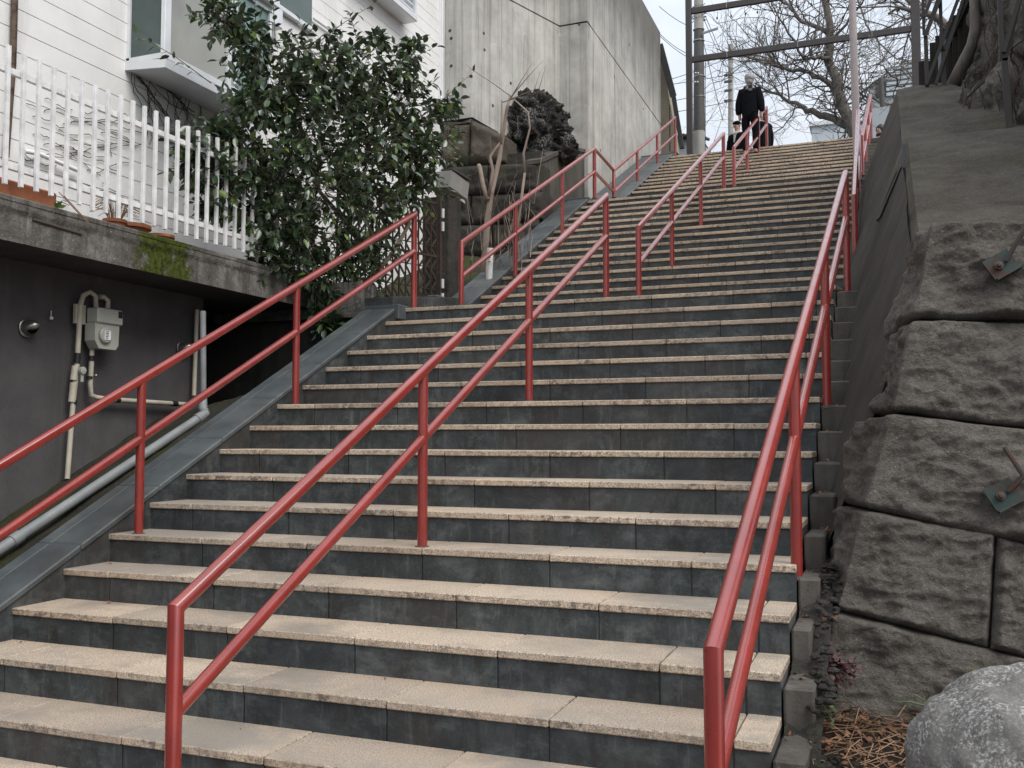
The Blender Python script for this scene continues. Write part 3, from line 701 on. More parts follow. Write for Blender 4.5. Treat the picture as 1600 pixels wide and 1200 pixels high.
# leaf litter in the gutter
lg = MB()
for i in range(420):
    k = random.choice(range(-1, 30)); y0_, z0_ = step(k); x = random.uniform(3.335, 3.46); y = y0_ + random.uniform(.12, .26); z = z0_ - .04
    M_ = Euler((random.uniform(-.7, .7), random.uniform(-.7, .7), random.uniform(0, 6.3))).to_matrix(); s_ = random.uniform(.004, .014) * (2.0 if random.random() < .06 else 1)
    lg.add([M_ @ Vector(p) * s_ + Vector((x, y, z)) for p in ((-1, 0, 0), (-.3, .45, .18), (.6, .35, .1), (1.1, 0, .3), (.6, -.35, .1), (-.3, -.45, .2))], [(0, 1, 5), (1, 2, 4, 5), (2, 3, 4)])
lg.build('gutter_litter', M['deadleaf'], kind='stuff', fix=False, label='bits of dead leaf caught on the small gutter steps', cat='leaf litter')
sl2 = MB()
for i in range(150):
    k = random.choice(range(-1, 26)); y0_, z0_ = step(k); edge = random.random()
    x = random.uniform(XL + .02, XL + .35) if edge < .45 else random.uniform(XR - .3, XR - .02) if edge < .7 else random.uniform(XL, XR); y = y0_ + T[0] - random.uniform(.02, .07); z = z0_ + .004
    if k in (14, 28): continue
    M_ = Euler((random.uniform(-.5, .5), random.uniform(-.5, .5), random.uniform(0, 6.3))).to_matrix(); s_ = random.uniform(.003, .009) * (2.4 if random.random() < .10 else 1)
    sl2.add([M_ @ Vector(p) * s_ + Vector((x, y, z)) for p in ((-1, 0, 0), (-.3, .45, .18), (.6, .35, .1), (1.1, 0, .3), (.6, -.35, .1), (-.3, -.45, .2))], [(0, 1, 5), (1, 2, 4, 5), (2, 3, 4)])
sl2.build('tread_litter', M['deadleaf'], kind='stuff', fix=False, label='small dead leaf scraps in the back corners of the treads', cat='leaf litter')
# weeds at the foot of the stones
def weed(px, py, r, n, mats, label, dy=-.06):
    c = fplane(px, py) + Vector((0, dy, 0)); root = empty('weed', c, label, 'weed')
    sm = MB(); lm = MB()
    for i in range(n):
        d = Vector((random.gauss(0, 1), random.gauss(-.3, .5), random.gauss(.1, .8))).normalized() * r * random.uniform(.4, 1)
        p1 = c + d * .5 + Vector((0, -.01, .01)); p2 = c + d; sm.tube([c, p1, p2], .0016, 4, False)
        for t in (.5, .75, 1):
            q = c + d * t; Mx = Euler((random.uniform(-1.2, 1.2), random.uniform(-1, 1), random.uniform(0, 6.3))).to_matrix(); s_ = random.uniform(.008, .017)
            lm.add([q + Mx @ Vector(p) * s_ for p in ((-.2, 0, 0), (.3, .6, .1), (1, .5, 0), (1.4, 0, .1), (1, -.5, 0), (.3, -.6, .1))], [(0, 1, 5), (1, 2, 4, 5), (2, 3, 4)])
    sm.build('stems', M[mats[0]], root, kind='stuff'); lm.build('leaves', M[mats[1]], root, kind='stuff', fix=False)
weed(1308, 1030, .095, 60, ('pinkm', 'pinkm'), 'purple red creeping weed on the lowest stone', -.16)
weed(1256, 1062, .085, 60, ('strawm', 'deadleaf'), 'dry brown weed in the gap between steps and stones', -.24)
weed(1288, 1080, .08, 36, ('vine', 'leaf'), 'small green and brown weed under the purple one', -.20)
def tuft(px, py, n, label):
    c = fplane(px, py) + Vector((0, -.05, 0)); m = MB()
    for i in range(n):
        a = random.uniform(-1.3, 1.3); l_ = random.uniform(.05, .11); d = Vector((sin(a), -.3, cos(a))) * l_
        m.tube([c + Vector((random.uniform(-.02, .02), 0, 0)), c + d * .6, c + d + Vector((sin(a) * .02, 0, -.015))], [.0022, .0018, .0005], 4, False)
    m.build('grass_tuft', M['grassm'], org=c, label=label, cat='grass tuft')
tuft(1450, 1100, 14, 'thin green grass tuft left of the boulder'); tuft(1540, 1058, 9, 'small grass tuft right above the boulder')

# ------------------------------------------------------------------ bank, fences and railing above the right wall
def bank_fn(u, v):
    y = 1.0 + 7.5 * u; z = zb(y) + .85 + 3.6 * v
    x = 4.80 + .30 * v + .10 * fbm((y, z, 1), 7, 2.6) + .16 * abs(noise.noise(Vector((y * 2.6, z * 1.1, 4)))) + .14 * abs(fbm((y * 1.8, z * .8, 4), 5, 4)) - .20 * (min(y, 6.3) - 3.5) + .9 * max(0, y - 6.3)
    return Vector((x, y, z))
m = MB(); vs, fs = sheetgrid(bank_fn, 260, 150); m.add(vs, fs); m.build('vine_covered_bank', M['bank'], smooth=True, kind='structure')
m = MB()
for i in range(260):
    y = random.uniform(2.2, 6.5); v = random.uniform(0, .9); p = bank_fn((y - 1) / 7.5, v) + Vector((-.02, 0, 0)); pts = [p]
    for _ in range(5):
        y += random.uniform(-.05, .05); v = max(0, v - random.uniform(.01, .05)); pts.append(bank_fn((y - 1) / 7.5, v) + Vector((-.03 - random.random() * .03, 0, 0)))
    m.tube(pts, random.uniform(.002, .006), 4, False)
m.build('dry_creepers', M['vine'], kind='stuff', label='dry creeper stems hanging over the stone bank', cat='creeper')
# brown steel railing with leaning posts
def topz(y): return zb(y) + .93
rp = empty('steel_railing', (4.2, 4, topz(4)), 'dark brown steel railing with leaning posts on top of the right wall', 'railing')
def post(px, pyb, kink, xt, X, sizes=.05):
    # foot of the post on the sloping top of the wall
    d = ray(px, pyb); n_ = Vector((0, -.48, 1)); P0 = Vector((4, 4, topz(4))); s_ = (P0 - CAM).dot(n_) / d.dot(n_); f_ = CAM + d * s_
    k_ = at(kink[0], kink[1], 'Y', f_.y); t_ = at(xt[0], xt[1], 'Y', f_.y)
    t_ = k_ + (t_ - k_) * 1.6
    MB().bar(f_ - Vector((0, 0, .05)), k_, sizes, sizes, up=(0, 1, 0)).build('post', M['brown'], rp)
    MB().bar(k_ - Vector((0, 0, .02)), t_, sizes * .85, sizes, up=(0, 1, 0)).build('post_arm', M['brown'], rp)
    MB().bar(k_ + Vector((-.012, .03, -.0)), k_ + Vector((-.02, .03, 1.2)), sizes * .8, sizes * .6, up=(0, 1, 0)).build('post', M['brown'], rp)
    return f_, k_, t_
pA = post(1577, 190, (1569, 92), (1592, 0), 0, .042); pB = post(1536, 137, (1530, 72), (1545, 0), 0, .042)
pC = post(1475, 131, (1474, 78), (1500, 22), 0, .04); pD = post(1449, 134, (1446, 52), (1462, 8), 0, .036)
for q0, q1 in (((1447, 133), (1501, -12)), ((1462, 132), (1509, -14)), ((1444, 27), (1462, -20)), ((1446, 57), (1476, -20)), ((1537, 67), (1562, -12)), ((1568, 82), (1596, -12))):
    yq = pC[0].y if q0[0] < 1500 else (pB[0].y if q0[0] < 1550 else pA[0].y)
    MB().bar(at(*q0, 'Y', yq - .03), at(*q1, 'Y', yq - .03), .03, .03, up=(0, 1, 0)).build('sloping_bar', M['brown'], rp)
sp = MB(); c0 = at(1466, 118, 'Y', pC[0].y + .1); cs = [at(*p, 'Y', pC[0].y + .1) for p in ((1466, 116), (1477, 100), (1478, 60), (1466, 82))]
sp.prism(cs, (0, .015, 0)); sp.build('notice_panel', M['sign'], label='pale blue panel fixed between the brown railing posts', cat='panel')
# dark board fence behind the railing
yF = 8.1; bf = empty('board_fence', at(1450, 130, 'Y', yF), 'dark wooden board fence behind the brown railing', 'fence')
for i, px in enumerate(range(1436, 1540, 9)):
    t_ = i / 11; yy = yF - .9 * t_
    a = at(px, 134, 'Y', yy); b = at(px + 9.6, 134, 'Y', yy); top = at(px, 88 - t_ * 118 if px > 1445 else 96, 'Y', yy).z
    MB().box(a.x, b.x, yy, yy + .025, a.z - .4, top, ch=.003).build('board', M['boardd'], bf)
a = at(1440, 70, 'Y', yF - .1); 
MB().bar(at(1470, 105, 'Y', yF - .15), at(1520, -20, 'Y', yF - .9), .05, .07).build('rail', M['boardd'], bf)
lg_ = MB().tube([at(1490, 132, 'Y', 6.2), at(1506, 98, 'Y', 6.15), at(1519, 70, 'Y', 6.1), at(1524, 45, 'Y', 6.1), at(1523, 10, 'Y', 6.1), at(1519, -60, 'Y', 6.1)], [.062, .055, .048, .046, .042, .04], 14, mitre=False)
lg_.build('leaning_log', M['barkd'], smooth=True, org=at(1492, 128, 'Y', 6.2), label='bare dark trunk leaning over the wall in front of the board fence', cat='tree trunk')

# ------------------------------------------------------------------ left: sloping strip, basement wall, terrace slab
m = MB(); vs, fs = sheetgrid(lambda u, v: (lambda x, y: Vector((x, y, .489 * y - .015 - .17 * max(0, (-x - .34)) / .9 + .015 * fbm((x, y, 0), 4, 5))))(-.34 - 1.0 * u, -1.6 + 4.15 * v), 24, 120); m.add(vs, fs)
m.build('mossy_strip', M['mossground'], kind='structure', smooth=True)
bw = empty('basement_wall', (-1.25, 1, .3), 'dark grey plastered basement wall under the terrace slab', 'wall')
MB().box(-1.45, -1.25, -3.0, 3.02, ZG - .2, 1.985).build('plaster_face', M['plaster'], bw)
MB().box(-3.2, -1.45, 3.02 - .2, 3.02, ZG - .2, 1.985).build('return_wall', M['plaster'], bw)
MB().box(-3.4, -3.2, 3.02, 6.0, ZG, 1.985).build('recess_back', M['plaster'], bw)
MB().box(-3.2, -.36, 4.0, 4.15, ZG, 1.985).build('recess_end', M['darkconc'], bw)
sl = empty('terrace_slab', (-.8, 1, 2.1), 'projecting concrete terrace slab with stains and a bright moss patch', 'slab')
def slab_edge(u, v):
    y = -3.0 + 6.85 * u; z = 1.985 + .215 * v
    return Vector((-.80 - .006 * fbm((y, z, 0), 5, 6) - (.012 if v > .80 else 0) * -1, y, z))
m = MB(); vs, fs = sheetgrid(slab_edge, 260, 12); m.add(vs, fs); m.build('slab_edge', M['slab'], sl, smooth=35)
MB().box(-1.82, -.812, -3.0, 3.84, 1.985, 2.198).build('slab_body', M['soffit'], sl)
MB().box(-.90, -.785, -3.0, 3.86, 2.199, 2.235, ch=.006).build('upstand', M['slab'], sl)
MB().box(-1.82, -.36, 3.86, 4.12, 1.9, 2.19).build('slab_end', M['slab'], sl)
MB().tube([(-.80, 1.0, 2.135), (-.795, 1.35, 2.12)], .009, 8).build('rusty_bar', M['brackrod'], sl, smooth=40)

# pipes, gas meter and vents on the dark wall
def wp(px, py, x=-1.25): return at(px, py, 'X', x)
gm = empty('gas_meter', wp(158, 515, -1.10), 'pale gas meter on looping ivory pipes fixed to the dark wall', 'gas meter')
xo = -1.165
c = wp(157, 512, xo)
bx = MB().box(xo - .03, xo + .07, wp(140, 500, xo).y, wp(180, 500, xo).y, wp(157, 507, xo).z, wp(157, 483, xo).z, ch=.008); bx.build('meter_head', M['meter'], gm)
y0_, y1_ = wp(138, 530, xo).y, wp(176, 530, xo).y; zt_, zb_ = wp(157, 507, xo).z, wp(157, 546, xo).z
m = MB().prism([(xo - .03, y0_, zt_), (xo - .03, y1_, zt_), (xo - .03, y1_ - .005, zb_ + .03), (xo - .03, y1_ - .03, zb_), (xo - .03, y0_ + .035, zb_), (xo - .03, y0_, zb_ + .05)], (.085, 0, 0)); m.build('meter_body', M['meter'], gm)
dc = wp(164, 524, xo + .06)
MB().lathe([(.052, 0), (.052, .012), (.045, .018), (.02, .019)], 24, Matrix.Translation(dc) @ Matrix.Rotation(radians(90), 4, 'Y')).build('dial_housing', M['meter'], gm, smooth=35)
MB().box(dc.x + .019, dc.x + .023, dc.y - .022, dc.y + .028, dc.z - .030, dc.z + .030).build('dial_plate', M['white'], gm)
for i in range(5):
    z_ = dc.z + .022 - i * .0105; MB().box(dc.x + .0235, dc.x + .0242, dc.y - .015, dc.y + random.uniform(.0, .02), z_ - .0022, z_ + .0022).build('dial_mark', M['black'], gm)
MB().box(xo + .071, xo + .073, wp(172, 493, xo).y, wp(178, 493, xo).y, wp(175, 498, xo).z, wp(175, 488, xo).z).build('display_window', M['black'], gm)
pr_ = .0165
def ipath(pts, x=-1.19): return [Vector((x, wp(*p, x).y, wp(*p, x).z)) for p in pts]
MB().tube(ipath([(105, 748), (114, 630), (120, 575), (124, 505), (126, 475), (130, 462), (140, 456), (149, 462), (150, 480)]), pr_, 12, mitre=False).build('supply_pipe', M['ivory'], gm, smooth=60)
MB().tube(ipath([(168, 482), (169, 470), (162, 464), (156, 464)]), pr_, 12, mitre=False).build('elbow_pipe', M['ivory'], gm, smooth=60)
MB().tube(ipath([(144, 546), (141, 600), (142, 617), (150, 621), (170, 624), (292, 632)]), pr_, 12, mitre=False).build('outlet_pipe', M['ivory'], gm, smooth=60)
for a_, b_ in (((120, 568), (121.5, 552)), ((143, 556), (142.6, 564)), ((115, 632), (115.4, 625)), ((139.5, 592), (139.8, 588)), ((180, 624.6), (186, 625)), ((268, 630.5), (276, 631))):
    q = ipath([a_, b_]); MB().tube(q, pr_ * 1.22, 12).build('pipe_band', M['black'], gm, smooth=40)
q = ipath([(112, 628), (115, 598)]); MB().tube(q, pr_ * 1.35, 12).build('pipe_coupling', M['ivory'], gm, smooth=40)
q = ipath([(115, 594), (118, 572)]); MB().tube(q, pr_ * 1.4, 12).build('valve_body', M['ivory'], gm, smooth=40)
v0 = wp(127, 579, -1.155); MB().lathe([(.024, 0), (.024, .02), (.01, .024)], 14, Matrix.Translation(v0) @ Matrix.Rotation(radians(90), 4, 'Y')).build('valve_cap', M['meter'], gm, smooth=40)
MB().box(v0.x, v0.x + .012, v0.y - .008, v0.y + .012, v0.z - .075, v0.z, ch=.003).build('valve_handle', M['meter'], gm)
MB().box(-1.215, -1.195, wp(117, 490, -1.2).y, wp(133, 490, -1.2).y, wp(125, 506, -1.2).z, wp(125, 476, -1.2).z).build('back_plate', M['ivory'], gm)
q = wp(148, 587, -1.165); MB().lathe([(.009, 0), (.009, .016), (.004, .02)], 10, Matrix.Translation(q) @ Matrix.Rotation(radians(90), 4, 'Y')).build('test_plug', M['steel'], gm, smooth=40)
pv = empty('drain_pipe', wp(0, 860, -.55), 'long grey plastic drain pipe running up beside the mossy strip', 'pipe')
pa_, pb_ = at(-60, 898, 'X', -.62), at(322, 646, 'X', -.62)
pa_ = pa_ + (pa_ - pb_) * .9
MB().tube([pa_, pb_], .030, 14).build('pipe_run', M['pvc'], pv, smooth=40)
for t in (.10, .565, .98): q = pa_.lerp(pb_, t); d = (pb_ - pa_).normalized() * .03; MB().tube([q - d, q + d], .035, 14).build('pipe_socket', M['pvc'], pv, smooth=40)
MB().tube([pb_, pb_ + Vector((-.05, .03, .03)), Vector((-.70, pb_.y + .06, pb_.z + .12))], .030, 12, mitre=False).build('pipe_bend', M['pvc'], pv, smooth=50)
MB().tube([at(318, 640, 'X', -.70), at(317, 486, 'X', -.70) + Vector((0, 0, .0))], .020, 12).build('riser_pipe', M['pvc'], pv, smooth=40)
MB().tube([at(303, 618, 'X', -1.2), at(308, 484, 'X', -1.2)], .016, 12).build('vertical_pipe', M['ivory'], smooth=40, org=at(303, 618, 'X', -1.2), label='thin ivory vertical pipe at the end of the dark wall', cat='pipe')
def vent(px, py, label, s=.056):
    c = wp(px, py, -1.245); root = empty('vent_hood', c, label, 'vent', 'round steel vent hoods')
    Mx = Matrix.Translation(c) @ Matrix.Rotation(radians(90), 4, 'Y')
    MB().lathe([(s * 1.05, 0), (s * 1.05, .008), (s * .95, .012)], 24, Mx).build('flange', M['steel'], root, smooth=40)
    m = MB(); nu, nv = 20, 8; vs = []; fs = []
    for j in range(nv + 1):
        th = (pi * .5) * j / nv
        for i in range(nu):
            ph = 2 * pi * i / nu; dx = sin(th) * .085; r = s * .92 * cos(th); yy = r * cos(ph); zz = r * sin(ph)
            vs.append(c + Vector((.012 + dx + (0), yy, zz * (.85 if zz < 0 else 1) + (.012 * sin(th)))))
    for j in range(nv):
        for i in range(nu):
            if vs[j * nu + i].z < c.z - s * .18 and j > 1 and .15 < i / nu < .95: continue
            fs.append((j * nu + i, j * nu + (i + 1) % nu, (j + 1) * nu + (i + 1) % nu, (j + 1) * nu + i))
    m.add(vs, fs).build('hood', M['steel'], root, smooth=True, fix=False)
    MB().lathe([(s * .8, 0), (s * .8, .014)], 18, Mx).build('opening', M['black'], root)
vent(41, 513, 'round steel vent hood left of the gas meter'); vent(284, 545, 'round steel vent hood half hidden behind the left handrail')
hk = MB().tube([wp(78, 498, -1.24), wp(80, 492, -1.22), wp(80, 486, -1.24)], .004, 6); q = wp(80, 497, -1.235); hk.lathe([(.012, 0), (.009, .01), (.002, .012)], 10, Matrix.Translation(q) @ Matrix.Rotation(radians(90), 4, 'Y'))
hk.build('wall_hook', M['white'], org=q, label='tiny white wall hook between vent and gas meter', cat='hook')

# ------------------------------------------------------------------ white house
hs = empty('white_house', (-1.8, 0, 2.2), 'white house clad in horizontal siding boards above the terrace', 'house')
XH = -1.8; YE = 8.32; z = 2.17; i = 0
while z < 9.6:
    m = MB().add([(XH, -3, z), (XH, YE, z), (XH, YE, z + .1435), (XH, -3, z + .1435), (XH - .02, -3, z + .1505), (XH - .02, YE, z + .1505), (XH - .02, YE, z - .0005), (XH - .02, -3, z - .0005)],
                 [(0, 1, 2, 3), (3, 2, 5, 4), (0, 7, 6, 1), (1, 6, 5, 2), (0, 3, 4, 7), (4, 5, 6, 7)]); m.build('siding_board', M['siding'], hs); z += .15
MB().box(-6, XH - .012, -3, YE, 2.0, 9.6).build('wall_body', M['whitedirty'], hs)
MB().box(XH - .03, XH + .035, YE, YE + .07, 2.1, 9.6, ch=.006).build('corner_trim', M['alu'], hs)
MB().box(XH - .01, XH + .012, YE - .05, YE, 2.1, 9.6).build('corner_trim', M['white'], hs)
# bay window
XB = -1.43; ya_, yb_ = 2.76, 4.10; z0b = 3.80; z1b = 4.75
bw_ = MB().prism([(XH, ya_ - .03, z0b + .02), (XB + .02, ya_ - .03, z0b - .02), (XB + .02, ya_ - .03, z0b - .085), (XH, ya_ - .03, z0b - .055)], (0, yb_ - ya_ + .06, 0)); wdo = bw_.build('window', M['alu'], hs)
fr = MB(); t = .045
for (ya2, yb2) in ((ya_ - .02, ya_ + .05), (3.50, 3.545), (3.58, 3.615), (yb_ - .03, yb_)): fr.box(XB - .04, XB, ya2, yb2, z0b, z1b, ch=.003)
fr.box(XB - .05, XB - .003, ya_ + .05, yb_ - .03, z0b + .0, z0b + .05, ch=.003); fr.box(XB - .05, XB - .003, ya_ + .05, yb_ - .03, z1b - .05, z1b)
fr.box(XH, XB - .04, ya_ - .02, ya_ + .02, z0b, z0b + .04); fr.box(XH, XH + .03, ya_ - .02, ya_ + .02, z0b, z1b); fr.build('frame', M['alu'], wdo)
MB().box(XB - .030, XB - .024, ya_ + .052, 3.50, z0b + .05, z1b - .05).build('pane', M['glassg'], wdo)
MB().box(XB - .030, XB - .024, 3.615, yb_ - .03, z0b + .05, z1b - .05).build('pane', M['glassgreen'], wdo)
MB().box(XH + .03, XB - .042, ya_ - .004, ya_ + .002, z0b + .04, z1b).build('pane', M['glassd'], wdo)
MB().box(XH, XB + .05, ya_ - .05, yb_ + .05, z1b, z1b + .08, ch=.01).build('hood', M['alu'], wdo)
MB().box(XH + .002, XB - .2, ya_ + .06, yb_ - .06, z0b + .02, z1b).build('interior', M['whitedirty'], wdo)
# shutter box and recessed vent right of the bay, then a small upper window
a = at(372, -4, 'X', XH + .10); b = at(430, 36, 'X', XH + .10)
MB().box(XH, XH + .12, a.y, b.y + .1, b.z - .03, b.z + .16, ch=.01).build('shutter_box', M['alu'], hs)
a = at(430, 8, 'X', XH + .05); b = at(492, 52, 'X', XH + .05)
w2 = MB().box(XH + .002, XH + .05, a.y, b.y, b.z - .0, b.z + .05, ch=.006).build('window', M['alu'], hs)
MB().box(XH + .002, XH + .045, a.y, a.y + .05, b.z + .05, b.z + .6).build('frame', M['alu'], w2); MB().box(XH + .003, XH + .012, a.y + .05, b.y, b.z + .05, b.z + .6).build('pane', M['glassd'], w2)
a = at(588, -2, 'X', XH + .16); b = at(648, 33, 'X', XH + .16)
w3 = MB().box(XH, XH + .20, a.y - .5, b.y, b.z - .02, b.z + .06, ch=.01).build('window', M['alu'], hs)
MB().box(XH, XH + .19, b.y - .045, b.y - .004, b.z + .06, b.z + .9).build('frame', M['alu'], w3)
for j in range(5): MB().box(XH + .15, XH + .165, a.y - .5, b.y - .05, b.z + .10 + j * .07, b.z + .115 + j * .07).build('grille_bar', M['alu'], w3)
MB().box(XH + .003, XH + .012, a.y - .5, b.y - .05, b.z + .06, b.z + .9).build('pane', M['glassd'], w3)
# conduit and pipes on the siding
MB().tube([at(490, 29, 'X', XH + .03), at(523, 52, 'X', XH + .03), at(575, 108, 'X', XH + .03)], .014, 8).build('conduit', M['alu'], hs, smooth=40)
MB().tube([at(688, 150, 'X', XH + .05), at(690, 165, 'X', XH + .06), at(668, 190, 'X', XH + .14)], .03, 10).build('drain_spout', M['white'], hs, smooth=50)
MB().tube([at(24, -40, 'X', XH + .03), at(20, 100, 'X', XH + .03), at(9, 245, 'X', XH + .03)], .022, 10).build('rusted_downpipe', M['rustpipe'], hs, smooth=50)
MB().tube([at(38, 236, 'X', XH + .05), at(60, 240, 'X', XH + .05), at(125, 268, 'X', XH + .05)], .016, 10).build('wall_pipe', M['white'], hs, smooth=50)
# creeper stems on the siding
m = MB()
def creeper(px, py, n, dx, dy, r=.0035):
    x, y = px, py; pts = [wp(x, y, XH + .008)]
    for _ in range(n):
        x += dx + random.uniform(-5, 5); y += dy + random.uniform(-4, 4); pts.append(wp(x, y, XH + .008 + random.random() * .01))
    m.tube(pts, r, 4, False)
for i in range(9): creeper(200 + i * 2, 95, 9 + i % 4, 3.0 + i * .9, 9, .0035)
for i in range(30):
    y_ = random.uniform(150, 300); creeper(random.uniform(30, 190), y_, random.randint(4, 10), random.uniform(5, 11), random.uniform(-1, 4.5), .0028)
for i in range(16): creeper(random.uniform(230, 330), random.uniform(120, 150), random.randint(6, 11), random.uniform(-4, 5), 9, .003)
m.build('dry_creeper', M['vine'], kind='stuff', label='bare creeper stems clinging to the white siding behind the fence', cat='creeper')

# ------------------------------------------------------------------ white terrace fence
fe = empty('terrace_fence', (-.85, 1, 2.235), 'white metal bar fence along the edge of the terrace', 'fence')
XF = -.852; y = .857 - .1055 * 22; n = 0
while y < 4.02:
    MB().box(XF - .0115, XF + .0115, y - .0115, y + .0115, 2.30 + random.uniform(-.012, .012), 3.078 + random.uniform(-.008, .008), ch=.002).build('fence_bar', M['whitedirty'], fe); y += .1055
for zz in (2.42, 2.955): MB().box(XF - .040, XF - .0135, -1.5, 4.05, zz - .018, zz + .018, ch=.002).build('fence_rail', M['whitedirty'], fe)
for yy in (-.9, 3.4): MB().box(XF - .062, XF - .042, yy - .02, yy + .02, 2.236, 2.98).build('fence_post', M['whitedirty'], fe)

# flower pots behind the fence
def pot(px, py, x, r, h, label, plant=True, rect=False):
    c = at(px, py, 'X', x); c.z = 2.20
    root = empty('plant_pot', c, label, 'plant pot', 'terracotta pots behind the fence')
    if rect: MB().box(c.x - r * .6, c.x + r * .6, c.y - r * 1.6, c.y + r * 1.6, c.z, c.z + h, ch=.012).build('pot_body', M['pot'], root)
    else: MB().lathe([(r * .72, 0), (r * .98, h * .82), (r * 1.1, h * .83), (r * 1.1, h), (r * .95, h), (r * .9, h * .9), (.001, h * .9)], 24, Matrix.Translation(c)).build('pot_body', M['pot'], root, smooth=35)
    if plant:
        m = MB()
        for i in range(60):
            a = random.uniform(0, 6.3); l_ = random.uniform(.08, .2); p0 = c + Vector((cos(a) * r * .5, sin(a) * r * .5, h)); m.tube([p0, p0 + Vector((cos(a) * .04, sin(a) * .04, l_ * .8)), p0 + Vector((cos(a) * .12, sin(a) * .12, l_ * .5))], .0018, 3, False)
        m.build('dry_stalks', M['strawm'], root, kind='stuff')
pot(30, 280, -1.02, .13, .17, 'terracotta planter box at the left end of the fence', False, True)
pot(180, 330, -1.0, .07, .12, 'small terracotta pot with dry straw hanging out', True)
pot(205, 340, -1.12, .12, .15, 'wide terracotta pot behind the middle of the fence', False)
pot(250, 352, -1.0, .09, .10, 'low brown pot near the shrub end of the fence', False)
m = MB(); c = at(88, 325, 'X', -.79)
for i in range(12):
    a = random.uniform(-.9, .9); d = Vector((.5, sin(a), cos(a) * .6)) * random.uniform(.04, .075); u = Vector((0, cos(a), -sin(a))) * .012
    m.add([c, c + d * .5 + u, c + d, c + d * .5 - u], [(0, 1, 2, 3)])
m.build('fern_sprig', M['leafy'], org=c, fix=False, label='small bright fern sprig growing from a crack in the slab edge', cat='fern')
for q0, q1 in (((92, 300), (140, 352)), ((100, 306), (145, 355))):
    MB().tube([at(*q0, 'X', -.80), at(*q1, 'X', -.76)], .003, 5).build('dry_twig', M['strawm'], org=at(*q0, 'X', -.8), label='upper of two dry reeds hanging over the slab edge' if q0[0] == 92 else 'lower of two dry reeds hanging over the slab edge', cat='twig', group='dry reeds over the slab edge')

# ------------------------------------------------------------------ camellia shrub
def lobe(px, py, r):
    D = 7.0 + (px - 300) * .0047; return dep(px, py, D), r / FPX * D
LOB = [(292, 228, 32), (300, 268, 34), (322, 262, 38), (352, 34, 44), (400, 70, 56), (440, 130, 70), (392, 165, 52), (510, 95, 58), (545, 150, 70), (600, 130, 56), (640, 165, 52), (672, 190, 40),
       (480, 200, 86), (560, 235, 88), (630, 250, 66), (660, 240, 50), (430, 265, 66), (380, 250, 56), (350, 290, 44), (500, 300, 84), (585, 315, 62), (640, 290, 40), (430, 340, 56), (390, 335, 38),
       (480, 385, 60), (530, 400, 48), (575, 380, 36), (455, 420, 30), (560, 450, 40), (500, 440, 36), (350, 205, 30), (590, 60, 10), (645, 80, 26), (700, 165, 18), (330, 320, 22), (420, 405, 34), (500, 498, 24)]
sh = empty('camellia_shrub', (-.58, 3.72, 2.02), 'large dark glossy camellia shrub spilling over the fence and the left handrail', 'shrub')
base_s = Vector((-.60, 3.80, 2.0))
# stems
for q, rr in ((((600, 470), (592, 420), (560, 370), (500, 300), (470, 200), (430, 130)), .030), (((598, 470), (610, 400), (640, 350), (622, 260), (600, 150)), .026), (((595, 470), (560, 440), (500, 390), (430, 330), (380, 260)), .022), (((590, 460), (540, 440), (515, 480), (480, 510)), .012), (((605, 460), (588, 380), (552, 300), (540, 180), (500, 100), (470, 60)), .02)):
    pts = [dep(p[0], p[1], 7.0 + (p[0] - 300) * .0047 + .05 * i) for i, p in enumerate(q)]; pts[0] = base_s + Vector((random.uniform(-.08, .08), random.uniform(-.08, .08), -.1))
    MB().tube(pts, [rr * (1 - .75 * i / (len(pts) - 1)) for i in range(len(pts))], 8, mitre=False).build('stem', M['bark'], sh, smooth=True)
LEAF = [(0, 0, 0), (.28, .24, .03), (.62, .23, .02), (1.0, 0, -.14), (.62, -.23, .02), (.28, -.24, .03), (.5, 0, -.06)]
LF = [(0, 6, 1), (1, 6, 2), (2, 6, 3), (3, 6, 4), (4, 6, 5), (5, 6, 0)]
twigs = MB(); leaves = []
C0 = dep(510, 260, 8.0)
for (px, py, r) in LOB:
    c, R1_ = lobe(px, py, r)
    n = int(11 + 9300 * (r / 1000) ** 2)
    for i in range(n):
        d = Vector((random.gauss(0, 1), random.gauss(0, 1), random.gauss(.12, 1))).normalized()
        l_ = R1_ * random.uniform(.65, 1.22); s0 = c + d * l_ * .15
        side = Vector((random.gauss(0, 1), random.gauss(0, 1), random.gauss(0, 1))) * .16 * l_
        p1 = c + d * l_ * .6 + side; p2 = c + d * l_ + side * 1.2 + Vector((0, 0, -.02 * random.random()))
        if max(p.x for p in (p1, p2)) < XH + .06: continue
        twigs.tube([s0, p1, p2], [.0035, .0025, .0012], 3, False, mitre=False)
        nl = random.randint(6, 10)
        for j in range(nl):
            t = .30 + .7 * j / (nl - 1); p = s0.lerp(p1, t / .6) if t < .6 else p1.lerp(p2, (t - .6) / .4)
            ax = (p2 - s0).normalized(); a = j * 2.4 + random.uniform(-.5, .5)
            u = ax.orthogonal().normalized(); v = ax.cross(u); out_ = (u * cos(a) + v * sin(a)) * .9 + ax * (.5 if j < nl - 1 else 1.6) + Vector((0, 0, -.25))
            leaves.append((p, out_.normalized(), random.uniform(.062, .100), random.random()))
leaves = [q for q in leaves if q[0].x > XH + .05 and not (q[0].z < 2.2 and q[0].x > -.3)]
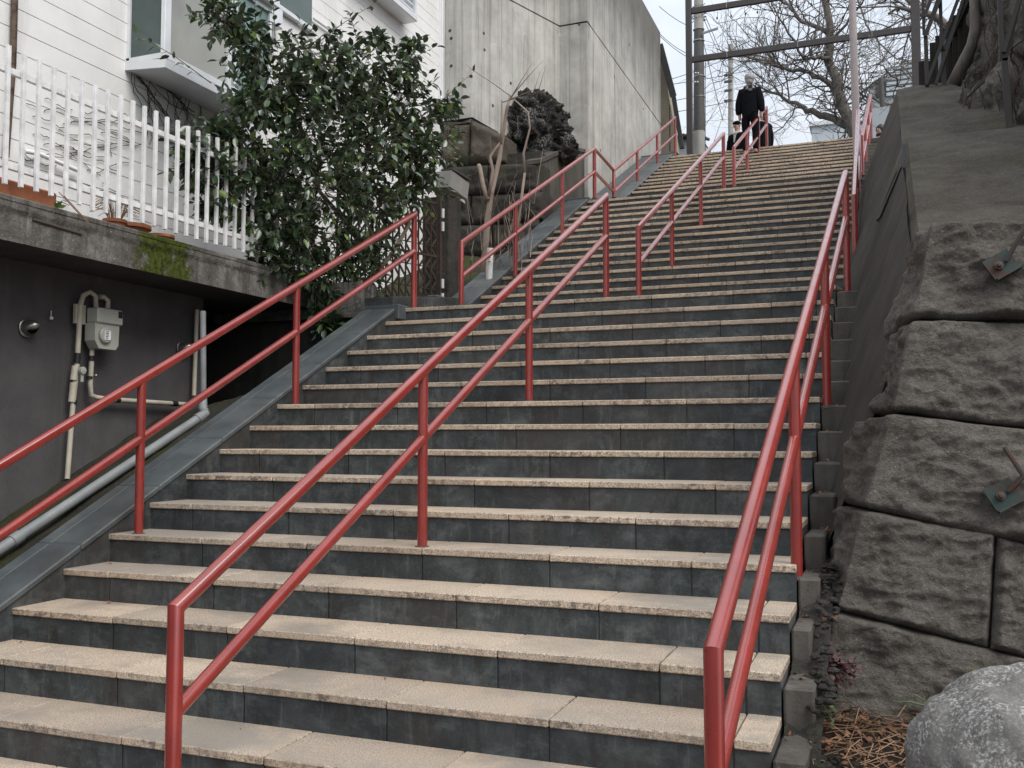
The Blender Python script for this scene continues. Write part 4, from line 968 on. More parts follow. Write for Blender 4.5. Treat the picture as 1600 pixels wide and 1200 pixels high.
# long shoots reaching out of the crown
for (p0, p1) in (((480, 80), (585, 5)), ((330, 40), (298, 22)), ((650, 120), (636, 62)), ((660, 190), (740, 112)), ((560, 70), (545, 20)), ((330, 130), (212, 52)), ((430, 60), (425, -15)), ((690, 225), (722, 205)), ((660, 290), (722, 312)), ((540, 440), (500, 520)), ((480, 430), (420, 400))):
    D0 = 7.0 + (p0[0] - 300) * .0047; D1 = 7.0 + (max(p1[0], 250) - 300) * .0047
    a = dep(*p0, D0); b = dep(*p1, D1); twigs.tube([a, a.lerp(b, .5) + Vector((0, 0, .02)), b], [.005, .0035, .0015], 4, False, mitre=False)
    for j in range(13):
        t = .25 + .75 * j / 12; ax = (b - a).normalized(); an = j * 2.4; u = ax.orthogonal().normalized(); v = ax.cross(u)
        if b.x < XH + .3 and t < .75 and p1[0] < 250: continue
        leaves.append((a.lerp(b, t), ((u * cos(an) + v * sin(an)) * .9 + ax * .7 + Vector((0, 0, -.25))).normalized(), random.uniform(.055, .08), random.random()))
twigs.build('twigs', M['bark'], sh, kind='stuff', fix=False)
print('camellia leaves', len(leaves))
def leaf_mat(p, out_, s_, r):
    up = Vector((random.gauss(0, .45), random.gauss(0, .45), 1)); y_ = up.cross(out_); y_ = y_.normalized() if y_.length > 1e-3 else Vector((0, 1, 0)); z_ = out_.cross(y_)
    return Matrix(((out_.x, y_.x, z_.x, p.x), (out_.y, y_.y, z_.y, p.y), (out_.z, y_.z, z_.z, p.z), (0, 0, 0, 1))) @ Matrix.Scale(s_, 4)
def visible_rank(q):
    v = CM.transposed() @ (q[0] - CAM); return v.y
order = sorted(leaves, key=visible_rank)
near, rest = order[:300], order[300:]
lms = []
for mn in ('leaf', 'leafd', 'leafy'):
    me = bpy.data.meshes.new('leaf'); me.from_pydata(LEAF, [], LF); me.materials.append(M[mn]); me.polygons.foreach_set('use_smooth', [True] * len(me.polygons)); lms.append(me)
sl_ = world_loc(sh)
for q in near:
    o = bpy.data.objects.new('leaf', lms[0 if q[3] < .6 else 1 if q[3] < .96 else 2]); COL.objects.link(o); o.parent = sh
    o.matrix_local = Matrix.Translation(-sl_) @ leaf_mat(*q)
for mn, lo, hi in (('leaf', 0, .52), ('leafd', .52, .94), ('leafy', .94, 1.01)):
    m = MB()
    for q in rest:
        if lo <= q[3] < hi:
            Mx = leaf_mat(*q); m.add([Mx @ Vector(p) for p in LEAF], LF)
    m.build('foliage', M[mn], sh, kind='stuff', fix=False, smooth=True)

# ------------------------------------------------------------------ entrance gate at the first landing
gt = empty('ornate_gate', (-.5, 4.9, 2.1), 'dark bronze ornate folding gate beside the first landing', 'gate')
ga, gb = Vector((-.86, 4.30, 2.17)), Vector((-.43, 5.42, 2.17)); gd = (gb - ga).normalized(); gl = (gb - ga).length; gh = 1.02
nb = 15
for i in range(nb + 1):
    p = ga + gd * gl * i / nb
    MB().bar(p, p + Vector((0, 0, gh)), .012, .012, up=(0, 1, 0)).build('gate_bar', M['bronze'], gt)
for z_ in (.0, .5, gh): MB().bar(ga + Vector((0, 0, z_)), gb + Vector((0, 0, z_)), .018, .022).build('gate_rail', M['bronze'], gt)
for i in range(nb):
    m = MB(); p = ga + gd * gl * (i + .5) / nb
    for k in range(9):
        z0 = .05 + k * .105; w_ = gl / nb * .5
        m.bar(p + gd * w_ * (-1 if k % 2 else 1) + Vector((0, 0, z0)), p + gd * w_ * (1 if k % 2 else -1) + Vector((0, 0, z0 + .105)), .010, .018)
        if k % 2: m.bar(p - gd * w_ + Vector((0, 0, z0 + .02)), p + gd * w_ + Vector((0, 0, z0 + .02)), .01, .008)
    m.build('scroll_strip', M['bronze'], gt)
MB().bar(gb + gd * .03, gb + gd * .03 + Vector((0, 0, 1.12)), .045, .045, up=(0, 1, 0)).build('gate_post', M['bronze'], gt)
for z_ in (.10, .24, .80, .93): MB().tube([gb + gd * .065 + Vector((.02, -.02, z_ - .045)), gb + gd * .065 + Vector((.02, -.02, z_ + .045))], .016, 10).build('hinge', M['alu'], gt)
gp = empty('gate_pillar', (-.45, 5.75, 2.1), 'dark stone gate pillar topped by a grey metal box cap', 'pillar')
MB().box(-.66, -.37, 5.56, 5.86, 1.9, 3.30, ch=.01).build('pillar_shaft', M['darkstone'], gp)
a = at(671, 290, 'Y', 5.5); b = at(703, 290, 'Y', 5.5)
MB().prism([(a.x, 5.50, 3.37), (b.x, 5.50, 3.37), (b.x + .02, 5.50, 3.53), (a.x, 5.50, 3.53)], (0, .42, -.03)).build('box_cap', M['greymetal'], gp)
MB().box(b.x - .1, b.x + .032, 5.50, 5.94, 3.535, 3.55).build('cap_lid', M['brown'], gp)
MB().box(-1.8, -.36, 5.30, 5.50, 1.5, 2.28, ch=.01).build('garden_kerb', M['coping'], kind='structure')

# ------------------------------------------------------------------ masonry garden, planter, lava rock pile
ms = empty('garden_stone_wall', (-.6, 6.8, 2.2), 'dark mossy stone masonry below the concrete building', 'wall')
def rock(c, r, seed, mat, root, amp=.35, nm='stone'):
    return MB().ball(c, r, 18, 12, seed=seed, amp=amp).build(nm, M[mat], root, smooth=35)
def fblock(px0, px1, pt0, pt1, pb0, pb1, Y, seed, mat='darkstone', root=None, nm='stone', dep_=.35, bulge=.05):
    """stone with a split face: left/right edges px0, px1; top heights pt0, pt1; bottom pb0, pb1"""
    A, B_, C_, D_ = at(px0, pb0, 'Y', Y), at(px1, pb1, 'Y', Y), at(px1, pt1, 'Y', Y), at(px0, pt0, 'Y', Y); nu, nv = 26, 16; vs = []
    for j in range(nv + 1):
        for i in range(nu + 1):
            u, v = i / nu, j / nv; p = A.lerp(B_, u).lerp(D_.lerp(C_, u), v); e = min(1, u * 7, (1 - u) * 7, v * 6, (1 - v) * 6)
            p.y -= bulge * (1 - (1 - e) ** 2) + .03 * fbm(p + Vector((seed, 0, 0)), 5, 4) * e + .03 * abs(fbm(p + Vector((0, seed, 0)), 4, 7)) * e; vs.append(p)
    fs = [(j * (nu + 1) + i, j * (nu + 1) + i + 1, (j + 1) * (nu + 1) + i + 1, (j + 1) * (nu + 1) + i) for j in range(nv) for i in range(nu)]
    ring = list(range(nu + 1)) + [j * (nu + 1) + nu for j in range(1, nv + 1)] + [nv * (nu + 1) + i for i in range(nu - 1, -1, -1)] + [j * (nu + 1) for j in range(nv - 1, 0, -1)]
    n0 = len(vs); vs += [vs[r] + Vector((0, dep_, 0)) for r in ring]; n_ = len(ring)
    fs += [(ring[a_], n0 + a_, n0 + (a_ + 1) % n_, ring[(a_ + 1) % n_]) for a_ in range(n_)]
    return MB().add(vs, fs).build(nm, M[mat], root, smooth=45)
for i, (x0, x1, t0, t1, b0, b1) in enumerate(((700, 762, 262, 258, 306, 303), (764, 845, 258, 255, 303, 298), (690, 735, 309, 306, 350, 350), (737, 800, 306, 303, 350, 348), (802, 850, 302, 300, 347, 345), (700, 768, 353, 351, 402, 400), (770, 852, 351, 348, 400, 398),
      (690, 745, 405, 403, 450, 450), (747, 830, 403, 401, 455, 455), (690, 770, 453, 453, 500, 500))):
    fblock(x0, x1, t0, t1, b0, b1, 8.3, i * 4.3, root=ms)
for a_ in ((690, 738, 196, 194, 256, 256), (736, 792, 188, 214, 256, 256)): fblock(*a_, 8.40, a_[0] * .1, root=ms, mat='brownstone', bulge=.10)
MB().prism([at(688, 190, 'Y', 8.36), at(738, 183, 'Y', 8.36), at(778, 206, 'Y', 8.9), at(778, 212, 'Y', 8.9), at(738, 191, 'Y', 8.36), at(688, 198, 'Y', 8.36)], (0, .3, 0)).build('base_ledge', M['darkconc'], ms)
MB().box(-1.95, -.44, 8.42, 8.9, 1.9, 4.55).build('stone_backing', M['darkstone'], ms)
pl_ = empty('concrete_planter', (-.4, 8.3, 3.0), 'dark damp concrete planter beside the left handrail', 'planter')
zA_, zM_, zB_ = at(850, 262, 'X', -.40).z, at(897, 240, 'X', -.40).z, at(921, 246, 'X', -.40).z
MB().prism([(-.40, 8.27, 2.6), (-.40, 10.19, 4.0), (-.40, 10.19, zB_), (-.40, 9.5, zM_), (-.40, 8.27, zA_)], (-.14, 0, 0)).build('side_wall', M['darkconc'], pl_)
MB().prism([(-.38, 8.25, zA_ - .0), (-.38, 9.5, zM_), (-.38, 10.19, zB_), (-.38, 10.19, zB_ + .05), (-.38, 9.5, zM_ + .05), (-.38, 8.25, zA_ + .05)], (-.20, 0, 0)).build('rim', M['darkconc'], pl_)
MB().box(-1.2, -.54, 8.9, 10.15, 3.0, 4.55).build('fill', M['soil'], pl_)
m = MB(); vs, fs = sheetgrid(lambda u, v: (lambda x, y: Vector((x, y, 2.12 + .40 * (y - 5.5) + .05 * fbm((x, y, 0), 4, 3))))(-1.85 + 1.5 * u, 5.5 + 2.9 * v), 30, 50); m.add(vs, fs); m.build('garden_bed', M['mossground'], kind='structure', smooth=True, fix=False)
lr = empty('lava_rock_pile', (-.85, 8.8, 4.4), 'heap of black lava rocks with white lichen against the concrete wall', 'rock pile')
rk = [(833, 168, 24), (815, 158, 13), (853, 158, 11), (778, 222, 13), (886, 222, 11), (780, 198, 13), (842, 212, 12), (814, 216, 12), (874, 202, 10), (826, 188, 11), (798, 196, 12), (833, 168, 20), (808, 186, 26), (858, 182, 22), (788, 205, 24), (825, 205, 26), (862, 208, 24), (846, 190, 24), (800, 228, 26), (835, 228, 26), (868, 228, 20), (785, 240, 18), (820, 248, 22), (852, 246, 22), (882, 240, 15), (845, 162, 16), (820, 172, 18), (876, 215, 16), (788, 182, 16), (796, 250, 18), (868, 190, 15), (890, 228, 10), (806, 164, 10)]
for i, (px, py, r) in enumerate(rk):
    yy = 9.15 + random.uniform(-.12, .2) + (250 - py) * .003; c = at(px, py, 'Y', yy); s_ = r / FPX * (c - CAM).length * 1.12
    o = MB().ball((0, 0, 0), (s_ * random.uniform(.9, 1.2), s_ * .9, s_ * random.uniform(.75, 1.0)), 34, 24, seed=i * 5.7, amp=.62).build('rock', M['lava'], lr, smooth=True, org=(0, 0, 0))
    o.location = c - world_loc(lr); o.rotation_euler = (random.uniform(-.5, .5), random.uniform(-.5, .5), random.uniform(0, 6.2))
# pruned little tree and bare suckers in the bed
pt = empty('pruned_tree', at(785, 470, 'X', -.62), 'small pruned tree with pale bare branches in front of the dark stones', 'tree')
YT = 6.35
def pth(pts, r0, r1, nm='branch', mat='barkpink'):
    P = [at(p[0], p[1], 'Y', YT + .02 * i) for i, p in enumerate(pts)]; n = len(P)
    MB().tube(P, [r0 + (r1 - r0) * i / (n - 1) for i in range(n)], 8, mitre=False).build(nm, M[mat], pt, smooth=True)
pth([(756, 470), (757, 400), (762, 340), (768, 300), (780, 250), (785, 215), (792, 170), (797, 150)], .042, .014, 'trunk')
pth([(762, 312), (755, 290), (750, 262), (748, 258)], .026, .022)
pth([(764, 305), (770, 265), (766, 245), (775, 232), (783, 222)], .018, .014)
pth([(783, 225), (784, 190), (784, 157)], .016, .010)
pth([(797, 155), (815, 125), (832, 98)], .008, .002); pth([(798, 152), (825, 120), (848, 95)], .007, .002); pth([(796, 156), (835, 140), (844, 112)], .006, .002)
pth([(803, 154), (770, 130), (735, 107), (727, 100)], .006, .002); pth([(803, 155), (825, 175), (828, 200), (818, 240), (820, 270)], .007, .014); pth([(785, 160), (800, 155), (806, 153)], .006, .006)
pth([(820, 270), (812, 330), (800, 400)], .014, .018); pth([(838, 152), (848, 120), (854, 100)], .004, .002)
m = MB()
for i in range(46):
    x0 = random.uniform(720, 830); y0 = random.uniform(380, 450); P = [at(x0 + random.uniform(-4, 4) * j, y0 - j * random.uniform(18, 36), 'Y', 6.2 + random.random() * .6) for j in range(random.randint(3, 6))]
    m.tube(P, [.004 * (1 - .6 * j / len(P)) for j in range(len(P))], 3, False, mitre=False)
m.build('bare_suckers', M['barkpink'], pt, kind='stuff')
m = MB()
for i in range(40):
    px = random.choice((random.uniform(690, 740), random.uniform(700, 720))); py = random.uniform(195, 300) if px < 735 else random.uniform(200, 260)
    c = at(px, py, 'Y', 6.6 + random.random() * .5); Mx = leaf_mat(c, Vector((random.gauss(0, 1), random.gauss(0, 1), -.3)).normalized(), random.uniform(.05, .075), 0); m.add([Mx @ Vector(p) for p in LEAF], LF)
m.build('sprout_leaves', M['leafy'], pt, kind='stuff', fix=False)
wpst = MB().tube([at(764, 440, 'Y', 6.1), at(766, 388, 'Y', 6.1)], .035, 12); c_ = at(765, 395, 'Y', 6.06)
wpo = empty('marker_post', at(764, 440, 'Y', 6.1), 'short white marker post with faint red marks behind the handrail', 'post'); wpst.build('post_shaft', M['whitedirty'], wpo, smooth=40)
for dz in (0, -.05, -.09): MB().box(c_.x - .012, c_.x + .012, c_.y - .003, c_.y + .002, c_.z + dz - .004, c_.z + dz + .004).build('red_mark', M['redmark'], wpo)

# ------------------------------------------------------------------ big concrete building with a stepped plan
cb = empty('concrete_building', (-.36, 10.2, 4.3), 'tall board-marked concrete building rising left of the upper flights', 'building')
TOPZ = 9.35
pA_ = [Vector((-1.85, 8.40)), Vector((-1.385, 8.40)), Vector((-.775, 10.20)), Vector((-.352, 10.20)), Vector((-.40, 15.20)), Vector((-6.5, 15.2)), Vector((-6.5, 8.4))]
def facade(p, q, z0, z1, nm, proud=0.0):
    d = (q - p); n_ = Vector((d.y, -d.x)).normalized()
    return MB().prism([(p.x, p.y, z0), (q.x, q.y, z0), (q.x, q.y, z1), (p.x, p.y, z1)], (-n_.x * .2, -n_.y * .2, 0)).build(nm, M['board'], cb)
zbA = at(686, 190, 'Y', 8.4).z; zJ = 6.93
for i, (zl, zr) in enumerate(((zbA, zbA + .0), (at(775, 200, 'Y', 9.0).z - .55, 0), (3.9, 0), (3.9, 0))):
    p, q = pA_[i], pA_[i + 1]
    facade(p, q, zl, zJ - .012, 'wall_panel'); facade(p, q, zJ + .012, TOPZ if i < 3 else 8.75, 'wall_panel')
m = MB(); P2_ = [p + Vector((-.03, .03)) for p in pA_[:4]] + [Vector((-.43, 15.18)), Vector((-6.5, 15.18)), Vector((-6.5, 8.45))]
m.prism([(p.x, p.y, zbA + .02) for p in P2_], (0, 0, 8.70 - zbA)); m.build('inner_mass', M['darkconc'], cb)
m = MB(); m.prism([(-.62, 10.35, 3.4), (-.62, 15.0, 5.2), (-.62, 15.0, 6.9), (-.62, 10.35, 6.9)], (-1, 0, 0)); m.build('inner_mass', M['darkconc'], cb)
for (x_, y_, z_) in [(-.395, 10.185, 6.2), (-1.0, 9.5, 7.3), (-1.2, 8.95, 6.2)]: pass
# form tie holes
def hole(px, py, i):
    p, q = pA_[i], pA_[i + 1]; d = q - p; n_ = Vector((d.y, -d.x, 0)).normalized(); d_ = ray(px, py); s_ = ((Vector((p.x, p.y, 0)) - CAM).dot(n_)) / d_.dot(n_); c = CAM + d_ * s_
    MB().lathe([(.022, 0), (.022, .002), (.001, .0021)], 10, Matrix.Translation(c) @ n_.to_track_quat('Z', 'Y').to_matrix().to_4x4()).build('tie_hole', M['darkconc'], cb)
for px, py, i in ((703, 48, 0), (705, 60, 0), (705, 103, 0), (756, 52, 1), (798, 130, 1), (770, 165, 1), (905, 38, 2), (1005, 170, 3), (960, 120, 3), (757, 78, 1), (983, 70, 3), (938, 235, 3)): hole(px, py, i)
# dark house behind it with a sloping barge board, and chain, tiles
bh = empty('dark_roofed_house', (-.3, 15.4, 5.8), 'beige house with a dark sloping roof edge behind the concrete building', 'house')
MB().prism([at(1033, 80, 'Y', 15.5), at(1052, 190, 'Y', 15.5), at(1056, 235, 'Y', 15.5), at(1020, 250, 'Y', 15.5), at(1020, 80, 'Y', 15.5)], (0, .3, 0)).build('wall', M['beige'], bh)
MB().bar(at(1031, 70, 'Y', 15.4), at(1052, 150, 'Y', 15.4), .12, .07).build('roof_edge', M['roofd'], bh); MB().bar(at(1052, 148, 'Y', 15.38), at(1066, 232, 'Y', 15.3), .08, .06).build('roof_edge', M['roofd'], bh)
m = MB()
for i in range(26): m.ball(at(1046 + (i % 2), 165 + i * 2.8, 'Y', 15.2), (.016, .016, .02), 6, 4)
m.build('rain_chain', M['brown'], bh)
th_ = empty('tiled_roof_house', at(1068, 235, 'Y', 18.5), 'grey tiled roof of a small house between the chain and the pole', 'house')
a = at(1058, 212, 'Y', 18.5); b = at(1080, 206, 'Y', 18.5)
MB().box(a.x - .4, b.x + .2, 18.5, 22, 5.3, a.z - .06).build('wall', M['building2'], th_)
for i in range(7): MB().tube([(a.x - .1 + i * .09, 18.35, a.z - .05), (a.x - .1 + i * .09, 20, a.z + .3)], .04, 8).build('roof_tile', M['poledark'], th_)
m = MB().box(a.x - .4, b.x + .2, 18.4, 22, a.z - .1, a.z - .05).build('eave', M['roofd'], th_)

# ------------------------------------------------------------------ brown steel goal frame at the top, poles, wires
fr_ = empty('gantry', (.2, 15, 5.9), 'tall dark brown steel frame of posts and beams spanning the top of the stairs', 'frame')
def fy(px, py): return at(px, py, 'Y', 15.0)
pl0 = fy(1080, 235); pr0 = fy(1438, 130)
xl_, xr_ = fy(1077, 120).x, fy(1431, 60).x
MB().box(xl_ - .055, xl_ + .055, 14.95, 15.05, zt - .1, 9.6, ch=.008).build('frame_post', M['brown'], fr_)
MB().box(xr_ - .075, xr_ + .075, 14.95, 15.05, zt - .1, 9.6, ch=.008).build('frame_post', M['brown'], fr_)
for (py0, py1, t_) in ((93, 42, .055), (17, -35, .055)):
    z_ = fy(1085, py0).z; MB().box(xl_ + .056, xr_ - .076, 14.965, 15.035, z_ - t_, z_ + t_, ch=.006).build('frame_beam', M['brown'], fr_)
    for t in (.18, .5, .82): x_ = xl_ + (xr_ - xl_) * t; MB().box(x_ - .006, x_ + .006, 14.955, 14.964, z_ - t_, z_ + t_).build('beam_joint', M['greymetal'], fr_)
for i in range(9):
    px = 1100 + i * 21; c = fy(px, 22 - (px - 1083) * .149 + 2); 
    MB().tube([c, c + Vector((0, 0, -.09))], .004, 4).build('bulb_wire', M['wire'], fr_); MB().ball(c + Vector((random.uniform(-.02, .02), 0, -.12)), (.018, .018, .03), 8, 6).build('bulb', M['poledark'], fr_, smooth=True)
up_ = empty('utility_pole', at(1090, 237, 'Y', 16.6), 'thick concrete utility pole with dark sleeve behind the brown frame', 'utility pole')
a = at(1091, 240, 'Y', 16.6); b = at(1092, 205, 'Y', 16.6); 
MB().tube([(a.x, 16.6, zt - .2), (b.x + .005, 16.6, b.z)], [.118, .116], 20).build('pole_base', M['pole'], up_, smooth=40)
MB().tube([(b.x + .005, 16.6, b.z), (b.x + .02, 16.6, at(1092, 48, 'Y', 16.6).z)], [.121, .100], 20).build('pole_sleeve', M['poledark'], up_, smooth=40)
MB().tube([(b.x + .02, 16.6, at(1092, 48, 'Y', 16.6).z), (b.x + .03, 16.6, 11.5)], [.098, .08], 20).build('pole_shaft', M['pole'], up_, smooth=40)
for py in (44, 62, 118, 150): z_ = at(1092, py, 'Y', 16.5).z; MB().tube([(b.x + .018, 16.6, z_), (b.x + .018, 16.6, z_ + .02)], .116, 18).build('pole_band', M['steel'], up_, smooth=40)
for py in (18, 26, 8): 
    z_ = at(1092, py, 'Y', 16.5).z
    m = MB()
    for k in range(14): a_ = k * .45; m.tube([(b.x + .02 + cos(a_) * .1, 16.6 + sin(a_) * .1, z_), (b.x + .02 + cos(a_) * .16, 16.6 + sin(a_) * .16, z_ + random.uniform(-.04, .04))], .008, 4)
    m.build('cable_clips', M['wire'], up_)
for dx, py in ((-5, 114), (-1, 114), (-6, 128), (-2, 128)): c = at(1092 + dx, py, 'Y', 16.46); MB().ball(c, .018, 6, 5).build('reflector', M['white'], up_)
MB().bar(at(1098, 52, 'Y', 16.5), at(1122, 44, 'Y', 16.5), .03, .04).build('cross_arm', M['greymetal'], up_)
dp = empty('distant_pole', at(1141, 240, 'Y', 34), 'slim pale distant utility pole left of the person', 'utility pole')
a = at(1139, 205, 'Y', 34); MB().tube([(a.x, 34, 4), (a.x + .1, 34, at(1138, 70, 'Y', 34).z)], [.15, .09], 10).build('pole_shaft', M['pole'], dp, smooth=40)
for py in (118, 128, 142, 158): c = at(1138, py, 'Y', 33.8); MB().box(c.x - .14, c.x + .14, 33.7, 33.8, c.z - .035, c.z + .035).build('insulator_bracket', M['poledark'], dp)
MB().tube([at(1143, 75, 'Y', 34), at(1143, 130, 'Y', 34)], .05, 6).build('side_pipe', M['pole'], dp)
wr = MB()
def wire(p0, p1, Y0, Y1, sag=.05, r=.008):
    a, b = at(*p0, 'Y', Y0), at(*p1, 'Y', Y1); pts = [a.lerp(b, t / 12) + Vector((0, 0, -sag * 4 * (t / 12) * (1 - t / 12))) for t in range(13)]
    wr.tube(pts, r, 4, False, mitre=False)
for p0, p1, a_, b_ in (((1030, 10), (1080, 42), 17, 20), ((1030, 55), (1080, 92), 17, 20), ((1030, 52), (1075, 84), 17, 20), ((1040, 126), (1140, 88), 19, 24), ((1040, 133), (1200, 102), 19, 30), ((1050, 158), (1140, 132), 19, 30),
                       ((1050, 176), (1260, 130), 19, 30), ((1098, 60), (1130, 190), 20, 22), ((1100, 30), (1128, 92), 20, 30), ((1102, 25), (1150, 130), 20, 30), ((1100, 200), (1140, 130), 20, 34), ((1098, 195), (1140, 155), 20, 34), ((1110, 237), (1142, 140), 20, 34), ((1102, 95), (1102, 240), 19, 19), ((1120, 60), (1180, 0), 20, 30),
                       ((1200, 118), (1440, 92), 26, 26), ((1200, 126), (1440, 104), 26, 26), ((1330, 118), (1440, 92), 24, 24), ((1200, 110), (1440, 112), 27, 27), ((1150, 140), (1330, 150), 28, 28)):
    wire(p0, p1, a_, b_)
wr.build('overhead_wires', M['wire'], kind='stuff', label='thin black overhead wires crossing the sky', cat='wires')

# ------------------------------------------------------------------ bare trees against the sky
def bare_tree(name, label, limbs, Y0, seed, n_twig, mat='barkd', r_tw=.009, orient=None):
    rnd = random.Random(seed); root = empty(name, at(*limbs[0][0][0], 'Y', Y0), label, 'tree'); tw = MB(); seeds = []
    for i, (pts, r0, r1) in enumerate(limbs):
        P = [at(p[0], p[1], 'Y', Y0 + .25 * sin(i * 1.7) * j) for j, p in enumerate(pts)]
        Q = []
        for j in range(len(P) - 1):
            for t in (0, .33, .66): Q.append(P[j].lerp(P[j + 1], t) + Vector((rnd.gauss(0, .03), rnd.gauss(0, .03), rnd.gauss(0, .03))) * (1 if t or j else 0))
        Q.append(P[-1]); n = len(Q)
        MB().tube(Q, [r0 + (r1 - r0) * j / (n - 1) for j in range(n)], 8, mitre=False).build('trunk' if i == 0 else 'limb', M[mat], root, smooth=True)
        for j in range(1, n): seeds.append((Q[j], (Q[j] - Q[j - 1]).normalized(), (r0 + (r1 - r0) * j / (n - 1)), len(limbs[i][0])))
    def grow(p, d, r, l, depth):
        pts = [p]; q = p.copy(); dd = d.copy(); k = rnd.randint(4, 6)
        for j in range(k):
            dd = (dd + Vector((rnd.gauss(0, .20), rnd.gauss(0, .2), rnd.gauss(.03, .2)))).normalized(); q = q + dd * l / k; pts.append(q.copy())
            if depth > 0 and rnd.random() < .75:
                s_ = dd.cross(Vector((rnd.gauss(0, 1), rnd.gauss(0, 1), rnd.gauss(0, 1)))).normalized(); nd = (dd * .75 + s_ * .7 + Vector((0, 0, .12))).normalized(); grow(q.copy(), nd, r * .62, l * .62, depth - 1)
        tw.tube(pts, [r * (1 - .65 * j / len(pts)) for j in range(len(pts))], 4 if r > .012 else 3, False, mitre=False)
    for _ in range(n_twig):
        p, d, r, _n = rnd.choice(seeds[2:]); s_ = d.cross(Vector((rnd.gauss(0, 1), rnd.gauss(0, .6), rnd.gauss(0, 1)))).normalized()
        grow(p, (d * .6 + s_ + Vector((0, 0, .18))).normalized(), min(r * .5, .022), rnd.uniform(.7, 1.7), 2)
    tw.build('twigs', M[mat], root, kind='stuff', fix=False); return root
bare_tree('cherry_tree', 'big bare cherry tree filling the sky above the top of the stairs',
    [([(1372, 300), (1345, 225), (1325, 180), (1308, 145), (1300, 110), (1296, 60), (1290, 0), (1286, -60)], .17, .065),
     ([(1335, 205), (1318, 196), (1290, 180), (1262, 174), (1244, 160), (1215, 150), (1180, 130)], .12, .018),
     ([(1312, 150), (1290, 125), (1262, 112), (1225, 105), (1195, 92), (1150, 84), (1120, 76)], .075, .012),
     ([(1299, 100), (1280, 88), (1262, 92), (1250, 80), (1225, 40), (1205, 5)], .06, .015),
     ([(1294, 52), (1262, 36), (1240, 18), (1222, 2), (1195, -30)], .06, .02),
     ([(1322, 135), (1350, 150), (1372, 158), (1400, 165), (1440, 175)], .035, .015),
     ([(1296, 70), (1320, 40), (1345, 10), (1360, -20)], .04, .012),
     ([(1245, 160), (1230, 190), (1200, 215), (1180, 225)], .022, .006),
     ([(1262, 112), (1235, 125), (1205, 140), (1165, 150)], .022, .006),
     ([(1290, 10), (1310, -20), (1330, -60)], .05, .03),
     ([(1340, 0), (1362, 55), (1398, 92), (1432, 102)], .022, .014)], 21.5, 5, 150)
bare_tree('plum_tree', 'dark knotty bare tree at the top right behind the brown frame',
    [([(1500, 60), (1470, 30), (1440, 18), (1410, 12), (1388, 22)], .09, .025), ([(1440, 18), (1420, 0), (1395, -8), (1372, 4)], .05, .015), ([(1470, 30), (1478, 60), (1466, 90)], .03, .012),
     ([(1410, 135), (1392, 118), (1370, 100)], .025, .01), ([(1412, 135), (1425, 118), (1405, 100)], .02, .01)], 17.0, 9, 26)

# ------------------------------------------------------------------ far buildings at the top
fb = empty('pale_building', at(1290, 240, 'Y', 40), 'long low pale blue-grey building behind the tree', 'building')
a = at(1268, 198, 'Y', 40); b = at(1340, 190, 'Y', 40)
MB().box(a.x, b.x + 4, 40, 52, 4, a.z).build('wall', M['building'], fb); MB().box(a.x - .1, b.x + 4, 39.9, 52, a.z, a.z + .18).build('parapet', M['whitedirty'], fb)
MB().box(a.x, b.x + 4, 39.95, 39.99, a.z - .75, a.z - .68).build('wall_joint', M['building2'], fb)
fb2 = empty('grey_apartment', at(1380, 240, 'Y', 30), 'grey apartment building with sloped roof edge right of the lamp post', 'building')
pts = [at(1348, 180, 'Y', 30), at(1362, 128, 'Y', 30), at(1378, 121, 'Y', 30), at(1393, 118, 'Y', 30), at(1410, 95, 'Y', 30), at(1470, 90, 'Y', 30), at(1470, 250, 'Y', 30), at(1340, 250, 'Y', 30)]
MB().prism(pts, (0, 10, 0)).build('wall', M['building2'], fb2)
for i in range(6):
    a = at(1385, 108 + i * 8, 'Y', 29.96); b = at(1440, 108 + i * 8, 'Y', 29.96); MB().box(a.x, b.x, 29.93, 29.99, a.z - .05, a.z + .05).build('balcony_rail', M['building'], fb2)
a = at(1368, 128, 'Y', 29.9); b = at(1384, 150, 'Y', 29.9); MB().box(a.x, b.x, 29.95, 29.99, b.z, a.z).build('window', M['roofd'], fb2)
wp_ = MB().prism([at(1352, 172, 'Y', 18.5), at(1390, 165, 'Y', 18.5), at(1386, 182, 'Y', 18.5), at(1372, 232, 'Y', 18.5), at(1362, 232, 'Y', 18.5)], (0, .04, 0)); wp_.build('windscreen_panel', M['building'], label='white slanting panel beside the woman at the top', cat='panel')
MB().tube([at(1376, 122, 'Y', 20), at(1381, 195, 'Y', 20)], .06, 10).build('street_pole', M['poledark'], org=at(1381, 195, 'Y', 20), label='short dark pole in front of the grey apartment building', cat='pole', smooth=40)

